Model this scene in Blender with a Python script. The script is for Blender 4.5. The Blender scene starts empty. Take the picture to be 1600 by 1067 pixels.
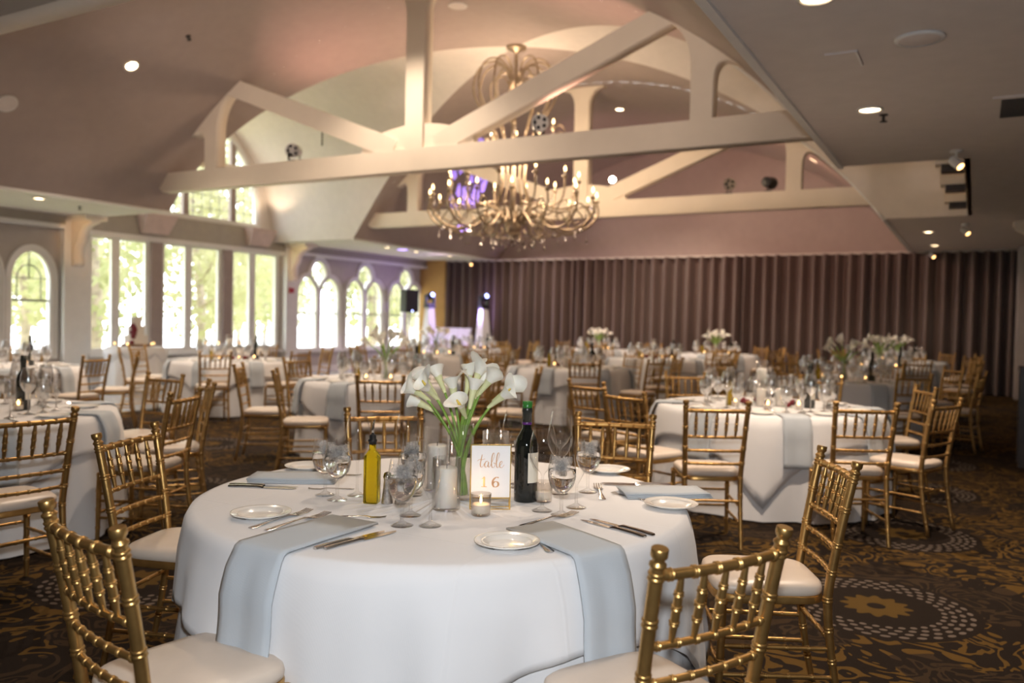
import bpy, bmesh, math, random
from mathutils import Vector, Matrix
random.seed(7)
PI = math.pi
scene = bpy.context.scene
C = scene.collection

# ------------------------------------------------------------------ camera
HC = 1.43
YAW = math.radians(29.1); PITCH = -math.atan((533.5 - 501.0) / 1300.0); ROLL = 0.0205
def cam_basis():
    fw = Vector((-math.sin(YAW) * math.cos(PITCH), math.cos(YAW) * math.cos(PITCH), math.sin(PITCH)))
    rt = Vector((math.cos(YAW), math.sin(YAW), 0))
    up = rt.cross(fw)
    r = rt * math.cos(ROLL) + up * math.sin(ROLL)
    u = up * math.cos(ROLL) - rt * math.sin(ROLL)
    return r, u, fw
cr, cu, cf = cam_basis()
cd = bpy.data.cameras.new('camera'); cam = bpy.data.objects.new('camera', cd); C.objects.link(cam)
m = Matrix((cr, cu, -cf)).transposed().to_4x4(); m.translation = Vector((0, 0, HC)); cam.matrix_world = m
cd.sensor_width = 36; cd.lens = 1300 / 1600 * 36; cd.clip_end = 300
cd.dof.use_dof = True; cd.dof.focus_distance = 2.75; cd.dof.aperture_fstop = 2.1
scene.camera = cam

# ------------------------------------------------------------------ world, exposure, main lights
w = bpy.data.worlds.new('sky'); scene.world = w; w.use_nodes = True
bg = w.node_tree.nodes['Background']
bg.inputs[0].default_value = (0.93, 0.97, 1.0, 1); bg.inputs[1].default_value = 6.5
scene.view_settings.view_transform = 'Standard'; scene.view_settings.look = 'None'
scene.view_settings.exposure = 0.42; scene.view_settings.gamma = 1.0
scene.view_settings.use_curve_mapping = False

def light(name, kind, loc, energy, color=(1, 1, 1), target=None, size=0.05, spot=None, blend=0.5):
    d = bpy.data.lights.new(name, kind); d.energy = energy; d.color = color
    if kind in ('POINT', 'SPOT'): d.shadow_soft_size = size
    if kind == 'SPOT': d.spot_size = math.radians(spot or 90); d.spot_blend = blend
    o = bpy.data.objects.new(name, d); C.objects.link(o); o.location = loc
    if target is not None:
        o.rotation_euler = (Vector(target) - Vector(loc)).to_track_quat('-Z', 'Y').to_euler()
    return o
# the photographer's flash, a hand's width above the lens
light('camera_flash', 'SPOT', (0.03, -0.02, 1.66), 165, (0.90, 0.95, 1.0), target=(-1.9, 3.4, 1.1), size=0.05, spot=120, blend=0.6)
WARM = (1.0, 0.74, 0.50)

# ------------------------------------------------------------------ helpers: nodes and materials
MATS = {}
def newmat(name):
    mt = bpy.data.materials.new(name); mt.use_nodes = True
    MATS[name] = mt
    return mt, mt.node_tree.nodes, mt.node_tree.links, mt.node_tree.nodes['Principled BSDF']
def basic(name, col, rough=0.6, metal=0.0, var=0.08, scale=6.0, bump=0.0, bscale=200.0, spec=0.5, coat=0.0, sheen=0.0, sub=0.0):
    mt, N, L, b = newmat(name)
    tc = N.new('ShaderNodeTexCoord'); nz = N.new('ShaderNodeTexNoise'); nz.inputs['Scale'].default_value = scale
    nz.inputs['Detail'].default_value = 4
    L.new(tc.outputs['Object'], nz.inputs['Vector'])
    rmp = N.new('ShaderNodeValToRGB')
    rmp.color_ramp.elements[0].position = 0.3; rmp.color_ramp.elements[1].position = 0.7
    rmp.color_ramp.elements[0].color = tuple(c * (1 - var) for c in col) + (1,)
    rmp.color_ramp.elements[1].color = tuple(min(1, c * (1 + var)) for c in col) + (1,)
    L.new(nz.outputs['Fac'], rmp.inputs['Fac']); L.new(rmp.outputs['Color'], b.inputs['Base Color'])
    b.inputs['Roughness'].default_value = rough; b.inputs['Metallic'].default_value = metal
    b.inputs['Specular IOR Level'].default_value = spec
    if coat: b.inputs['Coat Weight'].default_value = coat
    if sheen: b.inputs['Sheen Weight'].default_value = sheen
    if sub:
        b.inputs['Subsurface Weight'].default_value = sub; b.inputs['Subsurface Radius'].default_value = (.02, .015, .01)
    if bump:
        n2 = N.new('ShaderNodeTexNoise'); n2.inputs['Scale'].default_value = bscale
        L.new(tc.outputs['Object'], n2.inputs['Vector'])
        bp = N.new('ShaderNodeBump'); bp.inputs['Strength'].default_value = bump; bp.inputs['Distance'].default_value = 0.002
        L.new(n2.outputs['Fac'], bp.inputs['Height']); L.new(bp.outputs['Normal'], b.inputs['Normal'])
    return mt
def emit(name, col, strength):
    mt = bpy.data.materials.new(name); mt.use_nodes = True; MATS[name] = mt
    N = mt.node_tree.nodes; N.clear()
    e = N.new('ShaderNodeEmission'); e.inputs[0].default_value = col + (1,); e.inputs[1].default_value = strength
    o = N.new('ShaderNodeOutputMaterial'); mt.node_tree.links.new(e.outputs[0], o.inputs[0])
    return mt
def thin_glass(name, tint=(1, 1, 1), ior=1.5, rough=0.0, boost=1.0):
    mt = bpy.data.materials.new(name); mt.use_nodes = True; MATS[name] = mt
    N = mt.node_tree.nodes; L = mt.node_tree.links; N.clear()
    t = N.new('ShaderNodeBsdfTransparent'); t.inputs[0].default_value = tint + (1,)
    g = N.new('ShaderNodeBsdfGlossy'); g.inputs['Roughness'].default_value = rough
    fr = N.new('ShaderNodeLayerWeight'); fr.inputs[0].default_value = 0.5
    pw = N.new('ShaderNodeMath'); pw.operation = 'POWER'; pw.inputs[1].default_value = 3.0
    f0 = ((ior - 1) / (ior + 1)) ** 2
    ma = N.new('ShaderNodeMath'); ma.operation = 'MULTIPLY_ADD'; ma.inputs[1].default_value = 0.75 - f0; ma.inputs[2].default_value = f0
    mul = N.new('ShaderNodeMath'); mul.operation = 'MULTIPLY'; mul.inputs[1].default_value = boost; mul.use_clamp = True
    L.new(fr.outputs['Facing'], pw.inputs[0]); L.new(pw.outputs[0], ma.inputs[0])
    mx = N.new('ShaderNodeMixShader'); o = N.new('ShaderNodeOutputMaterial')
    L.new(ma.outputs[0], mul.inputs[0]); L.new(mul.outputs[0], mx.inputs[0])
    L.new(t.outputs[0], mx.inputs[1]); L.new(g.outputs[0], mx.inputs[2]); L.new(mx.outputs[0], o.inputs[0])
    return mt
def real_glass(name, col, ior=1.45, rough=0.0):
    mt, N, L, b = newmat(name)
    b.inputs['Base Color'].default_value = col + (1,); b.inputs['Transmission Weight'].default_value = 1
    b.inputs['IOR'].default_value = ior; b.inputs['Roughness'].default_value = rough
    return mt

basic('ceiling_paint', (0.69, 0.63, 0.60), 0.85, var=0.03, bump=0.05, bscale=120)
basic('cross_paint_daylit', (0.74, 0.68, 0.635), 0.85, var=0.03, bump=0.05, bscale=120)  # lighter tone carries the daylight falling on the cross vault
basic('vault_paint_shaded', (0.40, 0.325, 0.295), 0.85, var=0.03, bump=0.05, bscale=120)  # darker tone carries the shade on the main vault
basic('truss_paint', (0.86, 0.76, 0.64), 0.6, var=0.04, scale=2)
basic('wall_paint', (0.47, 0.42, 0.39), 0.8, var=0.04)
basic('header_paint', (0.40, 0.36, 0.31), 0.8, var=0.04)
basic('ochre_wall', (0.46, 0.26, 0.09), 0.8, var=0.08, scale=3)
basic('white_trim', (0.76, 0.74, 0.72), 0.5, var=0.03)
basic('mullion_taupe', (0.36, 0.29, 0.27), 0.6, var=0.05)
basic('lead', (0.16, 0.15, 0.15), 0.6)
basic('gold_paint', (0.50, 0.30, 0.105), 0.34, metal=0.88, var=0.16, scale=22, bump=0.08, bscale=90)
basic('gold_dark', (0.47, 0.285, 0.105), 0.36, metal=0.85, var=0.16, scale=22)
basic('vinyl', (0.66, 0.56, 0.47), 0.36, var=0.04, scale=9, bump=0.15, bscale=260)
basic('plate_china', (0.84, 0.81, 0.76), 0.18, var=0.02, coat=0.4)
basic('steel', (0.62, 0.60, 0.58), 0.16, metal=1.0, var=0.05)
basic('chrome', (0.70, 0.68, 0.66), 0.12, metal=1.0, var=0.05)
basic('wax', (0.90, 0.86, 0.79), 0.5, var=0.02, sub=0.25)
basic('wine_glass_dark', (0.006, 0.008, 0.007), 0.06, var=0.1, coat=0.6)
basic('wine_foil', (0.02, 0.022, 0.02), 0.25, var=0.2)
basic('foil_green', (0.03, 0.17, 0.03), 0.25, var=0.3)
basic('foil_purple', (0.10, 0.02, 0.16), 0.3)
basic('paper_cream', (0.80, 0.74, 0.62), 0.7, var=0.04)
basic('paper_white', (0.86, 0.86, 0.88), 0.6, var=0.01)
basic('rose_gold', (0.70, 0.42, 0.24), 0.3, metal=0.5, var=0.1, scale=40)
basic('sign_gold', (0.72, 0.50, 0.16), 0.25, metal=0.9, var=0.08)
basic('black_plastic', (0.012, 0.012, 0.014), 0.4, var=0.2)
basic('dark_wood', (0.035, 0.022, 0.016), 0.4, var=0.3, scale=9)
basic('calla_white', (0.90, 0.88, 0.80), 0.4, var=0.04, scale=30, sub=0.15)
basic('calla_throat', (0.72, 0.74, 0.42), 0.5, var=0.1, scale=30)
basic('spadix', (0.80, 0.60, 0.12), 0.6)
basic('stem_green', (0.24, 0.40, 0.07), 0.42, var=0.3, scale=26)
basic('leaf_green', (0.10, 0.19, 0.05), 0.5, var=0.3, scale=26)
basic('rose_red', (0.16, 0.008, 0.018), 0.6, var=0.35, scale=60)
basic('icing', (0.80, 0.75, 0.68), 0.6, var=0.03)
basic('cake_board', (0.22, 0.13, 0.08), 0.5, var=0.2)
basic('bronze', (0.36, 0.28, 0.20), 0.33, metal=0.7, var=0.22, scale=14)
basic('candle_sleeve', (0.75, 0.66, 0.52), 0.6)
basic('screen_white', (0.80, 0.78, 0.84), 0.5, var=0.02)
basic('speaker_black', (0.015, 0.015, 0.02), 0.6, var=0.2)
basic('scrim_white', (0.80, 0.80, 0.84), 0.8, var=0.03)
basic('pink_wedge', (0.62, 0.48, 0.43), 0.7)
basic('bark', (0.30, 0.24, 0.19), 0.9, var=0.35, scale=5)
basic('grass', (0.42, 0.44, 0.16), 0.9, var=0.3, scale=1.2)
basic('lake', (0.95, 0.95, 0.97), 0.12, var=0.02)
basic('walkway_tile', (0.34, 0.35, 0.37), 0.22, var=0.12, scale=1.6)
basic('red_device', (0.45, 0.03, 0.02), 0.4)
ICE = True
basic('pepper_steel', (0.55, 0.52, 0.50), 0.28, metal=0.9, var=0.3, scale=120)
basic('rail_white', (0.60, 0.55, 0.50), 0.7)
basic('black_metal', (0.03, 0.028, 0.026), 0.45)
emit('downlight_glow', (1.0, 0.72, 0.42), 14)
emit('purple_glow', (0.50, 0.35, 1.0), 4)
emit('bulb_glow', (1.0, 0.66, 0.30), 8)
emit('flame', (1.0, 0.58, 0.20), 9)
emit('led_blue', (0.35, 0.40, 1.0), 8)
emit('spot_lamp', (1.0, 0.52, 0.18), 5)
emit('hot_lamp', (1.0, 0.82, 0.62), 60)
thin_glass('glass', (0.992, 0.992, 0.992), 1.55, rough=0.02, boost=1.3)
thin_glass('glass_far', (0.97, 0.965, 0.96), 2.3, rough=0.13, boost=2.6)
thin_glass('pane', (0.99, 1.0, 1.0), 1.45, boost=0.7)
thin_glass('crystal', (0.93, 0.92, 0.95), 2.4, rough=0.08, boost=2.6)
real_glass('water', (0.97, 0.98, 1.0), 1.18)
real_glass('olive_oil', (0.66, 0.52, 0.02), 1.25)
thin_glass('votive_glass', (0.97, 0.95, 0.93), 1.5, boost=1.3)

def ice_mat(name, fac):
    mt, N, L, b = newmat(name)
    b.inputs['Base Color'].default_value = (0.88, 0.87, 0.86, 1); b.inputs['Roughness'].default_value = 0.2
    tc = N.new('ShaderNodeTexCoord'); nz = N.new('ShaderNodeTexNoise'); nz.inputs['Scale'].default_value = 120; L.new(tc.outputs['Object'], nz.inputs['Vector'])
    mp_ = N.new('ShaderNodeMapRange'); mp_.inputs[3].default_value = fac - .2; mp_.inputs[4].default_value = fac + .2; L.new(nz.outputs['Fac'], mp_.inputs[0])
    t = N.new('ShaderNodeBsdfTransparent'); mx = N.new('ShaderNodeMixShader'); out = [n for n in N if n.type == 'OUTPUT_MATERIAL'][0]
    tl_ = N.new('ShaderNodeBsdfTranslucent'); tl_.inputs[0].default_value = (0.97, 0.96, 0.94, 1); m3 = N.new('ShaderNodeMixShader'); m3.inputs[0].default_value = 0.55
    L.new(b.outputs[0], m3.inputs[1]); L.new(tl_.outputs[0], m3.inputs[2])
    L.new(mp_.outputs[0], mx.inputs[0]); L.new(t.outputs[0], mx.inputs[1]); L.new(m3.outputs[0], mx.inputs[2]); L.new(mx.outputs[0], out.inputs[0])
ice_mat('ice', 0.24)
ice_mat('ice_far', 0.45)
def cloth_mat(name, col, weave=900.0):
    mt, N, L, b = newmat(name)
    tc = N.new('ShaderNodeTexCoord')
    wv = N.new('ShaderNodeTexWave'); wv.inputs['Scale'].default_value = weave / 6; wv.bands_direction = 'X'
    wv2 = N.new('ShaderNodeTexWave'); wv2.inputs['Scale'].default_value = weave / 6; wv2.bands_direction = 'Y'
    ad = N.new('ShaderNodeMath'); ad.operation = 'ADD'
    L.new(tc.outputs['Object'], wv.inputs['Vector']); L.new(tc.outputs['Object'], wv2.inputs['Vector'])
    L.new(wv.outputs['Fac'], ad.inputs[0]); L.new(wv2.outputs['Fac'], ad.inputs[1])
    bp = N.new('ShaderNodeBump'); bp.inputs['Strength'].default_value = 0.08; bp.inputs['Distance'].default_value = 0.001
    nz = N.new('ShaderNodeTexNoise'); nz.inputs['Scale'].default_value = 5; nz.inputs['Detail'].default_value = 3
    L.new(tc.outputs['Object'], nz.inputs['Vector'])
    bp2 = N.new('ShaderNodeBump'); bp2.inputs['Strength'].default_value = 0.25; bp2.inputs['Distance'].default_value = 0.01
    L.new(ad.outputs[0], bp.inputs['Height']); L.new(nz.outputs['Fac'], bp2.inputs['Height'])
    L.new(bp.outputs['Normal'], bp2.inputs['Normal']); L.new(bp2.outputs['Normal'], b.inputs['Normal'])
    sp_ = N.new('ShaderNodeSeparateXYZ'); L.new(tc.outputs['Object'], sp_.inputs[0])
    hts = []
    for ax in (0, 1):
        m1 = N.new('ShaderNodeMath'); m1.operation = 'PINGPONG'; m1.inputs[1].default_value = 0.27; L.new(sp_.outputs[ax], m1.inputs[0])
        m2 = N.new('ShaderNodeMapRange'); m2.inputs[1].default_value = 0.0; m2.inputs[2].default_value = 0.007; m2.inputs[3].default_value = 1; m2.inputs[4].default_value = 0; L.new(m1.outputs[0], m2.inputs[0]); hts.append(m2)
    mxx = N.new('ShaderNodeMath'); mxx.operation = 'MAXIMUM'; L.new(hts[0].outputs[0], mxx.inputs[0]); L.new(hts[1].outputs[0], mxx.inputs[1])
    bp3 = N.new('ShaderNodeBump'); bp3.inputs['Strength'].default_value = 0.35; bp3.inputs['Distance'].default_value = 0.0025
    L.new(mxx.outputs[0], bp3.inputs['Height']); L.new(bp2.outputs['Normal'], bp3.inputs['Normal'])
    if name != 'napkin_grey': L.new(bp3.outputs['Normal'], b.inputs['Normal'])
    rmp = N.new('ShaderNodeValToRGB')
    rmp.color_ramp.elements[0].color = tuple(c * 0.96 for c in col) + (1,); rmp.color_ramp.elements[1].color = col + (1,)
    L.new(nz.outputs['Fac'], rmp.inputs['Fac']); L.new(rmp.outputs['Color'], b.inputs['Base Color'])
    b.inputs['Roughness'].default_value = 0.85; b.inputs['Sheen Weight'].default_value = 0.15
    b.inputs['Specular IOR Level'].default_value = 0.2
    return mt
cloth_mat('linen_white', (0.785, 0.775, 0.78))
cloth_mat('linen_under', (0.77, 0.76, 0.765))
cloth_mat('napkin_grey', (0.50, 0.54, 0.58))

def curtain_mat():
    mt, N, L, b = newmat('curtain_satin')
    tc = N.new('ShaderNodeTexCoord'); mp = N.new('ShaderNodeMapping'); mp.inputs['Scale'].default_value = (30, 30, 2)
    nz = N.new('ShaderNodeTexNoise'); nz.inputs['Scale'].default_value = 3; nz.inputs['Detail'].default_value = 4
    L.new(tc.outputs['Object'], mp.inputs['Vector']); L.new(mp.outputs[0], nz.inputs['Vector'])
    r = N.new('ShaderNodeValToRGB')
    r.color_ramp.elements[0].color = (0.105, 0.071, 0.060, 1); r.color_ramp.elements[1].color = (0.165, 0.115, 0.098, 1)
    L.new(nz.outputs['Fac'], r.inputs['Fac']); L.new(r.outputs['Color'], b.inputs['Base Color'])
    b.inputs['Roughness'].default_value = 0.48; b.inputs['Sheen Weight'].default_value = 0.25
curtain_mat()

def carpet_mat():
    mt, N, L, b = newmat('carpet_pattern')
    def math_(op, a=None, bb=None, v0=None, v1=None, clamp=False):
        n = N.new('ShaderNodeMath'); n.operation = op; n.use_clamp = clamp
        if a is not None: L.new(a, n.inputs[0])
        if bb is not None: L.new(bb, n.inputs[1])
        if v0 is not None: n.inputs[0].default_value = v0
        if v1 is not None: n.inputs[1].default_value = v1
        return n.outputs[0]
    tc = N.new('ShaderNodeTexCoord'); sep = N.new('ShaderNodeSeparateXYZ'); L.new(tc.outputs['Object'], sep.inputs[0])
    S = 1.75
    def cell(o, off):
        t = math_('ADD', o, v1=off); t = math_('DIVIDE', t, v1=S); t = math_('FRACT', t); t = math_('SUBTRACT', t, v1=0.5)
        return math_('MULTIPLY', t, v1=S)
    cx = cell(sep.outputs[0], 100 * S + 0.405 + S / 2); cy = cell(sep.outputs[1], 100 * S - 2.893 + S / 2 + S * 2)
    r = math_('SQRT', math_('ADD', math_('MULTIPLY', cx, cx), math_('MULTIPLY', cy, cy)))
    th = math_('ARCTAN2', cy, cx)
    # dots on rings, staggered from ring to ring
    rr = math_('DIVIDE', r, v1=0.042); ri = math_('FLOOR', rr); rf = math_('SUBTRACT', math_('FRACT', rr), v1=0.5)
    tt = math_('MULTIPLY', th, v1=34 / (2 * PI)); tt = math_('ADD', tt, math_('MULTIPLY', ri, v1=0.5))
    tf = math_('SUBTRACT', math_('FRACT', tt), v1=0.5); tf = math_('MULTIPLY', tf, v1=1.15)
    dd = math_('SQRT', math_('ADD', math_('MULTIPLY', rf, rf), math_('MULTIPLY', tf, tf)))
    dot = math_('LESS_THAN', dd, v1=0.33)
    band = math_('MULTIPLY', math_('GREATER_THAN', r, v1=0.295), math_('LESS_THAN', r, v1=0.462))
    dot = math_('MULTIPLY', dot, band)
    # rosette in the middle
    wob = math_('ADD', math_('MULTIPLY', math_('SINE', math_('MULTIPLY', th, v1=12)), v1=0.02), v1=0.155)
    ros = math_('MULTIPLY', math_('LESS_THAN', r, wob), math_('GREATER_THAN', r, v1=0.045))
    # scroll work outside of the medallion
    mp = N.new('ShaderNodeMapping'); mp.inputs['Scale'].default_value = (1, 1, 1); L.new(tc.outputs['Object'], mp.inputs['Vector'])
    nz = N.new('ShaderNodeTexNoise'); nz.inputs['Scale'].default_value = 3.4; nz.inputs['Detail'].default_value = 1.8; nz.inputs['Distortion'].default_value = 1.6
    L.new(mp.outputs[0], nz.inputs['Vector'])
    s1 = math_('SINE', math_('MULTIPLY', nz.outputs['Fac'], v1=42)); s1 = math_('GREATER_THAN', s1, v1=0.25)
    nz2 = N.new('ShaderNodeTexNoise'); nz2.inputs['Scale'].default_value = 1.1; L.new(mp.outputs[0], nz2.inputs['Vector'])
    reg = math_('GREATER_THAN', nz2.outputs['Fac'], v1=0.46)
    outside = math_('GREATER_THAN', r, v1=0.49)
    scroll = math_('MULTIPLY', math_('MULTIPLY', s1, outside), reg)
    faint = math_('MULTIPLY', math_('MULTIPLY', s1, outside), math_('SUBTRACT', None, reg, v0=1.0))
    def mix(fac, c1, c2):
        n = N.new('ShaderNodeMix'); n.data_type = 'RGBA'; L.new(fac, n.inputs[0])
        if isinstance(c1, tuple): n.inputs[6].default_value = c1 + (1,)
        else: L.new(c1, n.inputs[6])
        n.inputs[7].default_value = c2 + (1,)
        return n.outputs[2]
    nz3 = N.new('ShaderNodeTexNoise'); nz3.inputs['Scale'].default_value = 260; L.new(tc.outputs['Object'], nz3.inputs['Vector'])
    base = mix(nz3.outputs['Fac'], (0.010, 0.007, 0.0055), (0.024, 0.016, 0.011))
    c = mix(faint, base, (0.040, 0.025, 0.014))
    c = mix(scroll, c, (0.098, 0.054, 0.014))
    c = mix(ros, c, (0.090, 0.052, 0.014))
    c = mix(dot, c, (0.13, 0.10, 0.080))
    L.new(c, b.inputs['Base Color']); b.inputs['Roughness'].default_value = 0.95
    b.inputs['Specular IOR Level'].default_value = 0.08
    bp = N.new('ShaderNodeBump'); bp.inputs['Strength'].default_value = 0.5; bp.inputs['Distance'].default_value = 0.004
    L.new(nz3.outputs['Fac'], bp.inputs['Height']); L.new(bp.outputs['Normal'], b.inputs['Normal'])
carpet_mat()

def foliage_mat(name, c1, c2):
    mt, N, L, b = newmat(name)
    tc = N.new('ShaderNodeTexCoord'); nz = N.new('ShaderNodeTexNoise'); nz.inputs['Scale'].default_value = 0.9
    L.new(tc.outputs['Object'], nz.inputs['Vector'])
    r = N.new('ShaderNodeValToRGB'); r.color_ramp.elements[0].position = 0.35; r.color_ramp.elements[1].position = 0.65
    r.color_ramp.elements[0].color = c1 + (1,); r.color_ramp.elements[1].color = c2 + (1,)
    L.new(nz.outputs['Fac'], r.inputs['Fac']); L.new(r.outputs['Color'], b.inputs['Base Color'])
    b.inputs['Roughness'].default_value = 0.7
    tr = N.new('ShaderNodeBsdfTranslucent'); L.new(r.outputs['Color'], tr.inputs[0])
    mx = N.new('ShaderNodeMixShader'); mx.inputs[0].default_value = 0.45
    out = [n for n in N if n.type == 'OUTPUT_MATERIAL'][0]
    L.new(b.outputs[0], mx.inputs[1]); L.new(tr.outputs[0], mx.inputs[2]); L.new(mx.outputs[0], out.inputs[0])
foliage_mat('foliage_yellow', (0.31, 0.30, 0.155), (0.40, 0.38, 0.24))
foliage_mat('foliage_green', (0.27, 0.28, 0.13), (0.36, 0.355, 0.21))

# ------------------------------------------------------------------ helpers: meshes and objects
class MB:
    def __init__(s): s.v = []; s.f = []
    def add(s, vs, fs):
        o = len(s.v); s.v += [tuple(v) for v in vs]; s.f += [tuple(i + o for i in f) for f in fs]
        return s
    def box(s, x0, x1, y0, y1, z0, z1):
        return s.add([(x0, y0, z0), (x1, y0, z0), (x1, y1, z0), (x0, y1, z0), (x0, y0, z1), (x1, y0, z1), (x1, y1, z1), (x0, y1, z1)],
                     [(0, 3, 2, 1), (4, 5, 6, 7), (0, 1, 5, 4), (1, 2, 6, 5), (2, 3, 7, 6), (3, 0, 4, 7)])
    def beam(s, p, q, wid, hgt, up=(0, 0, 1)):
        p = Vector(p); q = Vector(q); d = (q - p).normalized(); sd = d.cross(Vector(up)).normalized(); u = sd.cross(d)
        vs = []
        for e in (p, q):
            for a, b in ((-1, -1), (1, -1), (1, 1), (-1, 1)): vs.append(e + sd * a * wid / 2 + u * b * hgt / 2)
        return s.add(vs, [(3, 2, 1, 0), (4, 5, 6, 7), (0, 1, 5, 4), (1, 2, 6, 5), (2, 3, 7, 6), (3, 0, 4, 7)])
    def tube(s, pts, rad, seg=8, cap=True, ref=None):
        pts = [Vector(p) for p in pts]; n = len(pts)
        if not isinstance(rad, (list, tuple)): rad = [rad] * n
        vs = []; fs = []; prev = None
        for i, p in enumerate(pts):
            a = pts[max(0, i - 1)]; b = pts[min(n - 1, i + 1)]; d = (b - a)
            if d.length < 1e-9: d = Vector((0, 0, 1))
            d.normalize()
            if prev is None:
                r0 = Vector(ref) if ref else (Vector((1, 0, 0)) if abs(d.x) < 0.8 else Vector((0, 1, 0)))
            else: r0 = prev
            u = (r0 - d * r0.dot(d)).normalized(); v = d.cross(u); prev = u
            for k in range(seg):
                t = 2 * PI * k / seg; vs.append(p + (u * math.cos(t) + v * math.sin(t)) * rad[i])
        for i in range(n - 1):
            for k in range(seg):
                k2 = (k + 1) % seg; fs.append((i * seg + k, i * seg + k2, (i + 1) * seg + k2, (i + 1) * seg + k))
        if cap: fs.append(tuple(range(seg - 1, -1, -1))); fs.append(tuple((n - 1) * seg + k for k in range(seg)))
        return s.add(vs, fs)
    def lathe(s, prof, seg=20, cx=0, cy=0, cz=0, cap0=True, cap1=True):
        vs = []; fs = []; n = len(prof)
        for r, z in prof:
            for k in range(seg):
                t = 2 * PI * k / seg; vs.append((cx + r * math.cos(t), cy + r * math.sin(t), cz + z))
        for i in range(n - 1):
            for k in range(seg):
                k2 = (k + 1) % seg; fs.append((i * seg + k, i * seg + k2, (i + 1) * seg + k2, (i + 1) * seg + k))
        if cap0: fs.append(tuple(range(seg - 1, -1, -1)))
        if cap1: fs.append(tuple((n - 1) * seg + k for k in range(seg)))
        return s.add(vs, fs)
    def grid(s, rows, close=False):
        n = len(rows); mm = len(rows[0]); vs = [p for r in rows for p in r]; fs = []
        for i in range(n - 1):
            for j in range(mm if close else mm - 1):
                j2 = (j + 1) % mm; fs.append((i * mm + j, i * mm + j2, (i + 1) * mm + j2, (i + 1) * mm + j))
        return s.add(vs, fs)
    def ball(s, c, r, seg=8, rings=6, sx=1, sy=1, sz=1):
        vs = [(c[0], c[1], c[2] - r * sz)]; fs = []
        for i in range(1, rings):
            a = PI * i / rings
            for k in range(seg):
                t = 2 * PI * k / seg
                vs.append((c[0] + r * sx * math.sin(a) * math.cos(t), c[1] + r * sy * math.sin(a) * math.sin(t), c[2] - r * sz * math.cos(a)))
        vs.append((c[0], c[1], c[2] + r * sz)); top = len(vs) - 1
        for k in range(seg):
            k2 = (k + 1) % seg; fs.append((0, 1 + k2, 1 + k)); b = 1 + (rings - 2) * seg; fs.append((top, b + k, b + k2))
        for i in range(rings - 2):
            for k in range(seg):
                k2 = (k + 1) % seg; a = 1 + i * seg; fs.append((a + k, a + k2, a + seg + k2, a + seg + k))
        return s.add(vs, fs)
    def mesh(s, name, mat, smooth=False, angle=None):
        me = bpy.data.meshes.new(name); me.from_pydata(s.v, [], s.f); me.validate()
        me.materials.append(MATS[mat])
        if smooth: me.polygons.foreach_set('use_smooth', [True] * len(me.polygons))
        if smooth and angle:
            me.set_sharp_from_angle(angle=math.radians(angle))
        me.update(); return me
    def build(s, name, mat, parent=None, smooth=False, angle=None, loc=None, rot=None):
        return link(name, s.mesh(name, mat, smooth, angle), parent, loc, rot)
def link(name, me, parent=None, loc=None, rot=None):
    o = bpy.data.objects.new(name, me); C.objects.link(o)
    if parent: o.parent = parent
    if loc: o.location = loc
    if rot: o.rotation_euler = rot
    return o
def tag(o, label, cat, group=None):
    o['label'] = label; o['category'] = cat
    if group: o['group'] = group
    return o
def thing(name, label, cat, loc=(0, 0, 0), rz=0, group=None):
    o = bpy.data.objects.new(name, None); C.objects.link(o); o.location = loc; o.rotation_euler = (0, 0, rz)
    o.empty_display_size = 0.1
    return tag(o, label, cat, group)
def struct(o, label=None, cat=None):
    o['kind'] = 'structure'
    if label: o['label'] = label
    if cat: o['category'] = cat
    return o
def sroot(name, label, cat='structure', loc=(0, 0, 0)):
    o = bpy.data.objects.new(name, None); C.objects.link(o); o.location = loc
    return struct(o, label, cat)
def plate2d(loops, thick, to3d, name, mat, parent=None):
    """flat shape from an outer loop and hole loops (2-D points), extruded by thick; to3d maps (a, b, c) to 3-D"""
    cu_ = bpy.data.curves.new(name, 'CURVE'); cu_.dimensions = '2D'; cu_.fill_mode = 'BOTH'; cu_.extrude = thick / 2
    for lp in loops:
        sp = cu_.splines.new('POLY'); sp.points.add(len(lp) - 1)
        for i, (a, b) in enumerate(lp): sp.points[i].co = (a, b, 0, 1)
        sp.use_cyclic_u = True
    ob = bpy.data.objects.new(name + '_tmp', cu_); C.objects.link(ob)
    dg = bpy.context.evaluated_depsgraph_get()
    me = bpy.data.meshes.new_from_object(ob.evaluated_get(dg))
    bpy.data.objects.remove(ob); bpy.data.curves.remove(cu_)
    for v in me.vertices: v.co = Vector(to3d(v.co.x, v.co.y, v.co.z))
    me.name = name; me.materials.clear(); me.materials.append(MATS[mat]); me.update()
    bm = bmesh.new(); bm.from_mesh(me); bmesh.ops.remove_doubles(bm, verts=bm.verts, dist=1e-5); bmesh.ops.recalc_face_normals(bm, faces=bm.faces); bm.to_mesh(me); bm.free()
    return link(name, me, parent)
def rect(a0, a1, b0, b1): return [(a0, b0), (a1, b0), (a1, b1), (a0, b1)]
def arch(cx, hw, b0, spring, rise, n=18):
    pts = [(cx - hw, b0), (cx + hw, b0)]
    for i in range(n + 1):
        t = PI * i / n; pts.append((cx + hw * math.cos(t), spring + rise * math.sin(t)))
    return pts

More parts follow.
